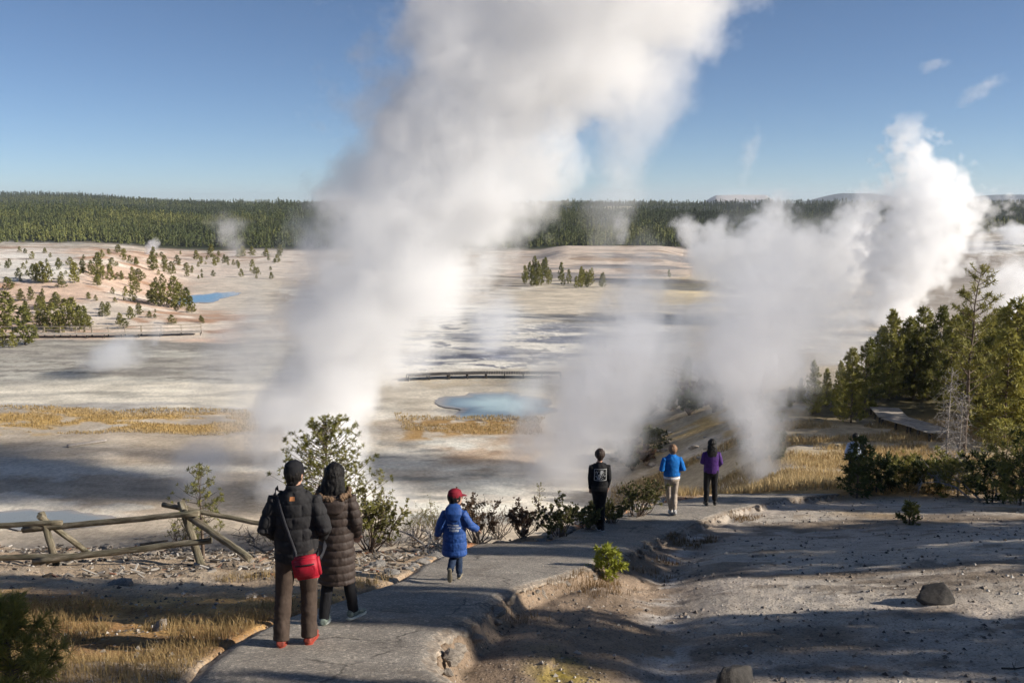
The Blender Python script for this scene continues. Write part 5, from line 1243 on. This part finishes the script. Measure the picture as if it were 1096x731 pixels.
for i in range(40):
    px = rs.choice([rs.uniform(262, 300), rs.uniform(380, 560), rs.uniform(380, 470), rs.uniform(-20, 290)]); base = rs.uniform(572, 586) if px > 330 else rs.uniform(574, 590)
    p = at(px, base); L = rs.uniform(.5, 1.3) * (1 if px > 250 else .75)
    dead_branch(p.x, p.y, L, rs.uniform(0, 6.28), 'bleached dead branch in the litter along the basin rim by the fence' if px < 330 else 'brown dead branch tangled among the bushes behind the couple and the child', 500 + i, DEAD if rs.random() < .5 else DEAD_D, h=.3 if px > 330 else .14,
                group='dead branches along the rim by the fence' if px < 330 else 'dead branches among the rim bushes')
for i, (px, py, L, rz) in enumerate(((1050,536,1.8,2.2),(1058,534,1.7,1.7),(1042,538,1.4,2.7),(1066,536,1.6,1.3))):
    p = at(px, py); dead_branch(p.x, p.y, L, rz, 'grey dead root stretching out of the dark brush', 600 + i, DEAD, h=.8, n=14, r=.03, group='grey dead roots in the dark brush')
p = at(1072, 717); dead_branch(p.x, p.y, .42, R(5), 'thin dark twig on the gravel near the bottom corner', 620, DARKW, h=.03, n=3, r=.010)
p = at(140, 583); o = log_part('fallen_log', at(150, 584) + Vector((0, 0, .09)), at(180, 580) + Vector((0, 0, .1)), .07, .05, None, DARKW, 33); tag(o, 'short charred log lying under the lower fence rail', 'log')
# trees standing outside the frame whose shade falls across the slope and the walk
shade = [pine(60 + i, 9.5, 1.9, nb=110, per=9, k=7, size=.42, width=.16, base=.10, prof=.6) for i in range(3)]
SH = [(13, 3.6, 11), (16, 7.5, 12.5), (21, 5.4, 13.0), (20, 11.3, 9), (22, 13.2, 10), (20, 15.3, 8.5), (24, 15.9, 9.5), (25, 21.0, 10), (21, 24.2, 8), (30, 14.0, 12), (26, 1.0, 9), (32, 19.0, 10), (36, 9.0, 11)]
for i, (x, y, H) in enumerate(SH):
    put(shade[i % 3], x, y, H, 'tall pine on the slope past the edge of the picture, shading the walk', 'pine tree', 'pines on the slope past the edge of the picture', wide=.45 if H > 10.5 and x < 22 else 1.15)
# ------------------------------------------------------------------ air
def haze(dens):
    m = NT('haze'); vol = m.n('ShaderNodeVolumePrincipled', {'Color': (.80, .88, 1.0, 1), 'Density': dens, 'Anisotropy': .2}); m.l(vol.outputs[0], m.out.inputs['Volume'])
    bm = bmesh.new(); bmesh.ops.create_cube(bm, size=1, matrix=Matrix.Translation((0, 0, -10)) @ Matrix.Diagonal((18400, 18400, 200, 1)))
    me = bpy.data.meshes.new('haze'); bm.to_mesh(me); bm.free(); me.materials.append(m.m)
    o = bpy.data.objects.new('haze', me); COL.objects.link(o); tag(o, 'thin blue air over the whole basin', 'haze', kind='stuff'); return o
if HAZE: haze(HAZE)

rs = random.Random(21)
bk = [shrub(400 + i, 1.2, 1.6, stems=18, per=9, k=6, size=.16, width=.30, mat=(LEAF_G, NEED_D, LEAF_R)[i], name='bush') for i in range(3)]
for i in range(34):
    px = rs.uniform(655, 830); py = rs.uniform(428, 500) if px > 690 else rs.uniform(470, 505)
    if 700 < px < 790 and py > 450: continue
    p = at(px, py, 27); H = rs.uniform(.5, 1.3) if py > 460 else rs.uniform(1.0, 2.2)
    put(bk[i % 3], p.x, p.y, H, 'scrubby bush dotted over the brown bank behind the three farther walkers', 'bush', 'scrub on the brown bank')
for i in range(26):
    px = rs.uniform(650, 770); py = rs.uniform(462, 500); p = at(px, py, 27); s = rs.uniform(.12, .4)
    rock(p.x, p.y, s * 1.3, s, s * .7, ROCKL if rs.random() < .6 else ROCKG, 'pale rock lying on the brown bank behind the three farther walkers', 'stone', 'stone', 'rocks on the brown bank')

def litter():
    rg = np.random.default_rng(13); n = 2300
    y = rg.uniform(12.0, 16.5, n); x = rg.uniform(-.66, -.02, n) * y; k = (x < xl(y) - .1) & (fbm(x, y * 1.5, .9, 4, 95) > .47 - .1 * (y > 13.6)); x, y = x[k], y[k]; n = len(x)
    z = G(x, y); a = rg.normal(0, .7, n) + np.where(rg.random(n) < .3, 1.5, 0); L = rg.uniform(.03, .16, n) * (1 + 1.6 * (rg.random(n) < .06)); w = rg.uniform(.006, .018, n); h = w * rg.uniform(.4, 1, n); tl = rg.normal(0, .25, n)
    d = np.stack([np.cos(a) * np.cos(tl), np.sin(a) * np.cos(tl), np.sin(tl)], -1); s = np.stack([-np.sin(a), np.cos(a), 0 * a], -1); u_ = np.cross(d, s)
    c = np.stack([x, y, z + .02], -1); V = []
    for i in (-1, 1):
        for j, kk in ((-1, -1), (1, -1), (1, 1), (-1, 1)): V.append(c + d * (L * i / 2)[:, None] + s * (w * j)[:, None] + u_ * (h * kk)[:, None])
    V = np.stack(V, 1).reshape(-1, 3); f = np.array([(0, 1, 5, 4), (1, 2, 6, 5), (2, 3, 7, 6), (3, 0, 4, 7), (0, 3, 2, 1), (4, 5, 6, 7)])
    m = NT('wood_litter'); isl = m.n('ShaderNodeNewGeometry').outputs['Random Per Island']
    m.bsdf(Base_Color=m.ramp(isl, [(0, (.05, .04, .03)), (.4, (.15, .12, .09)), (.75, (.31, .28, .24)), (.93, (.42, .39, .35)), (.97, (.28, .14, .08)), (1, (.22, .11, .07))]), Roughness=.9)
    tag(mesh_np('debris', V, (np.arange(n)[:, None, None] * 8 + f[None]).reshape(-1, 4), m.m, None, False), 'splintered wood and bark litter strewn under the log fence and along the rim', 'debris', kind='stuff')
litter()
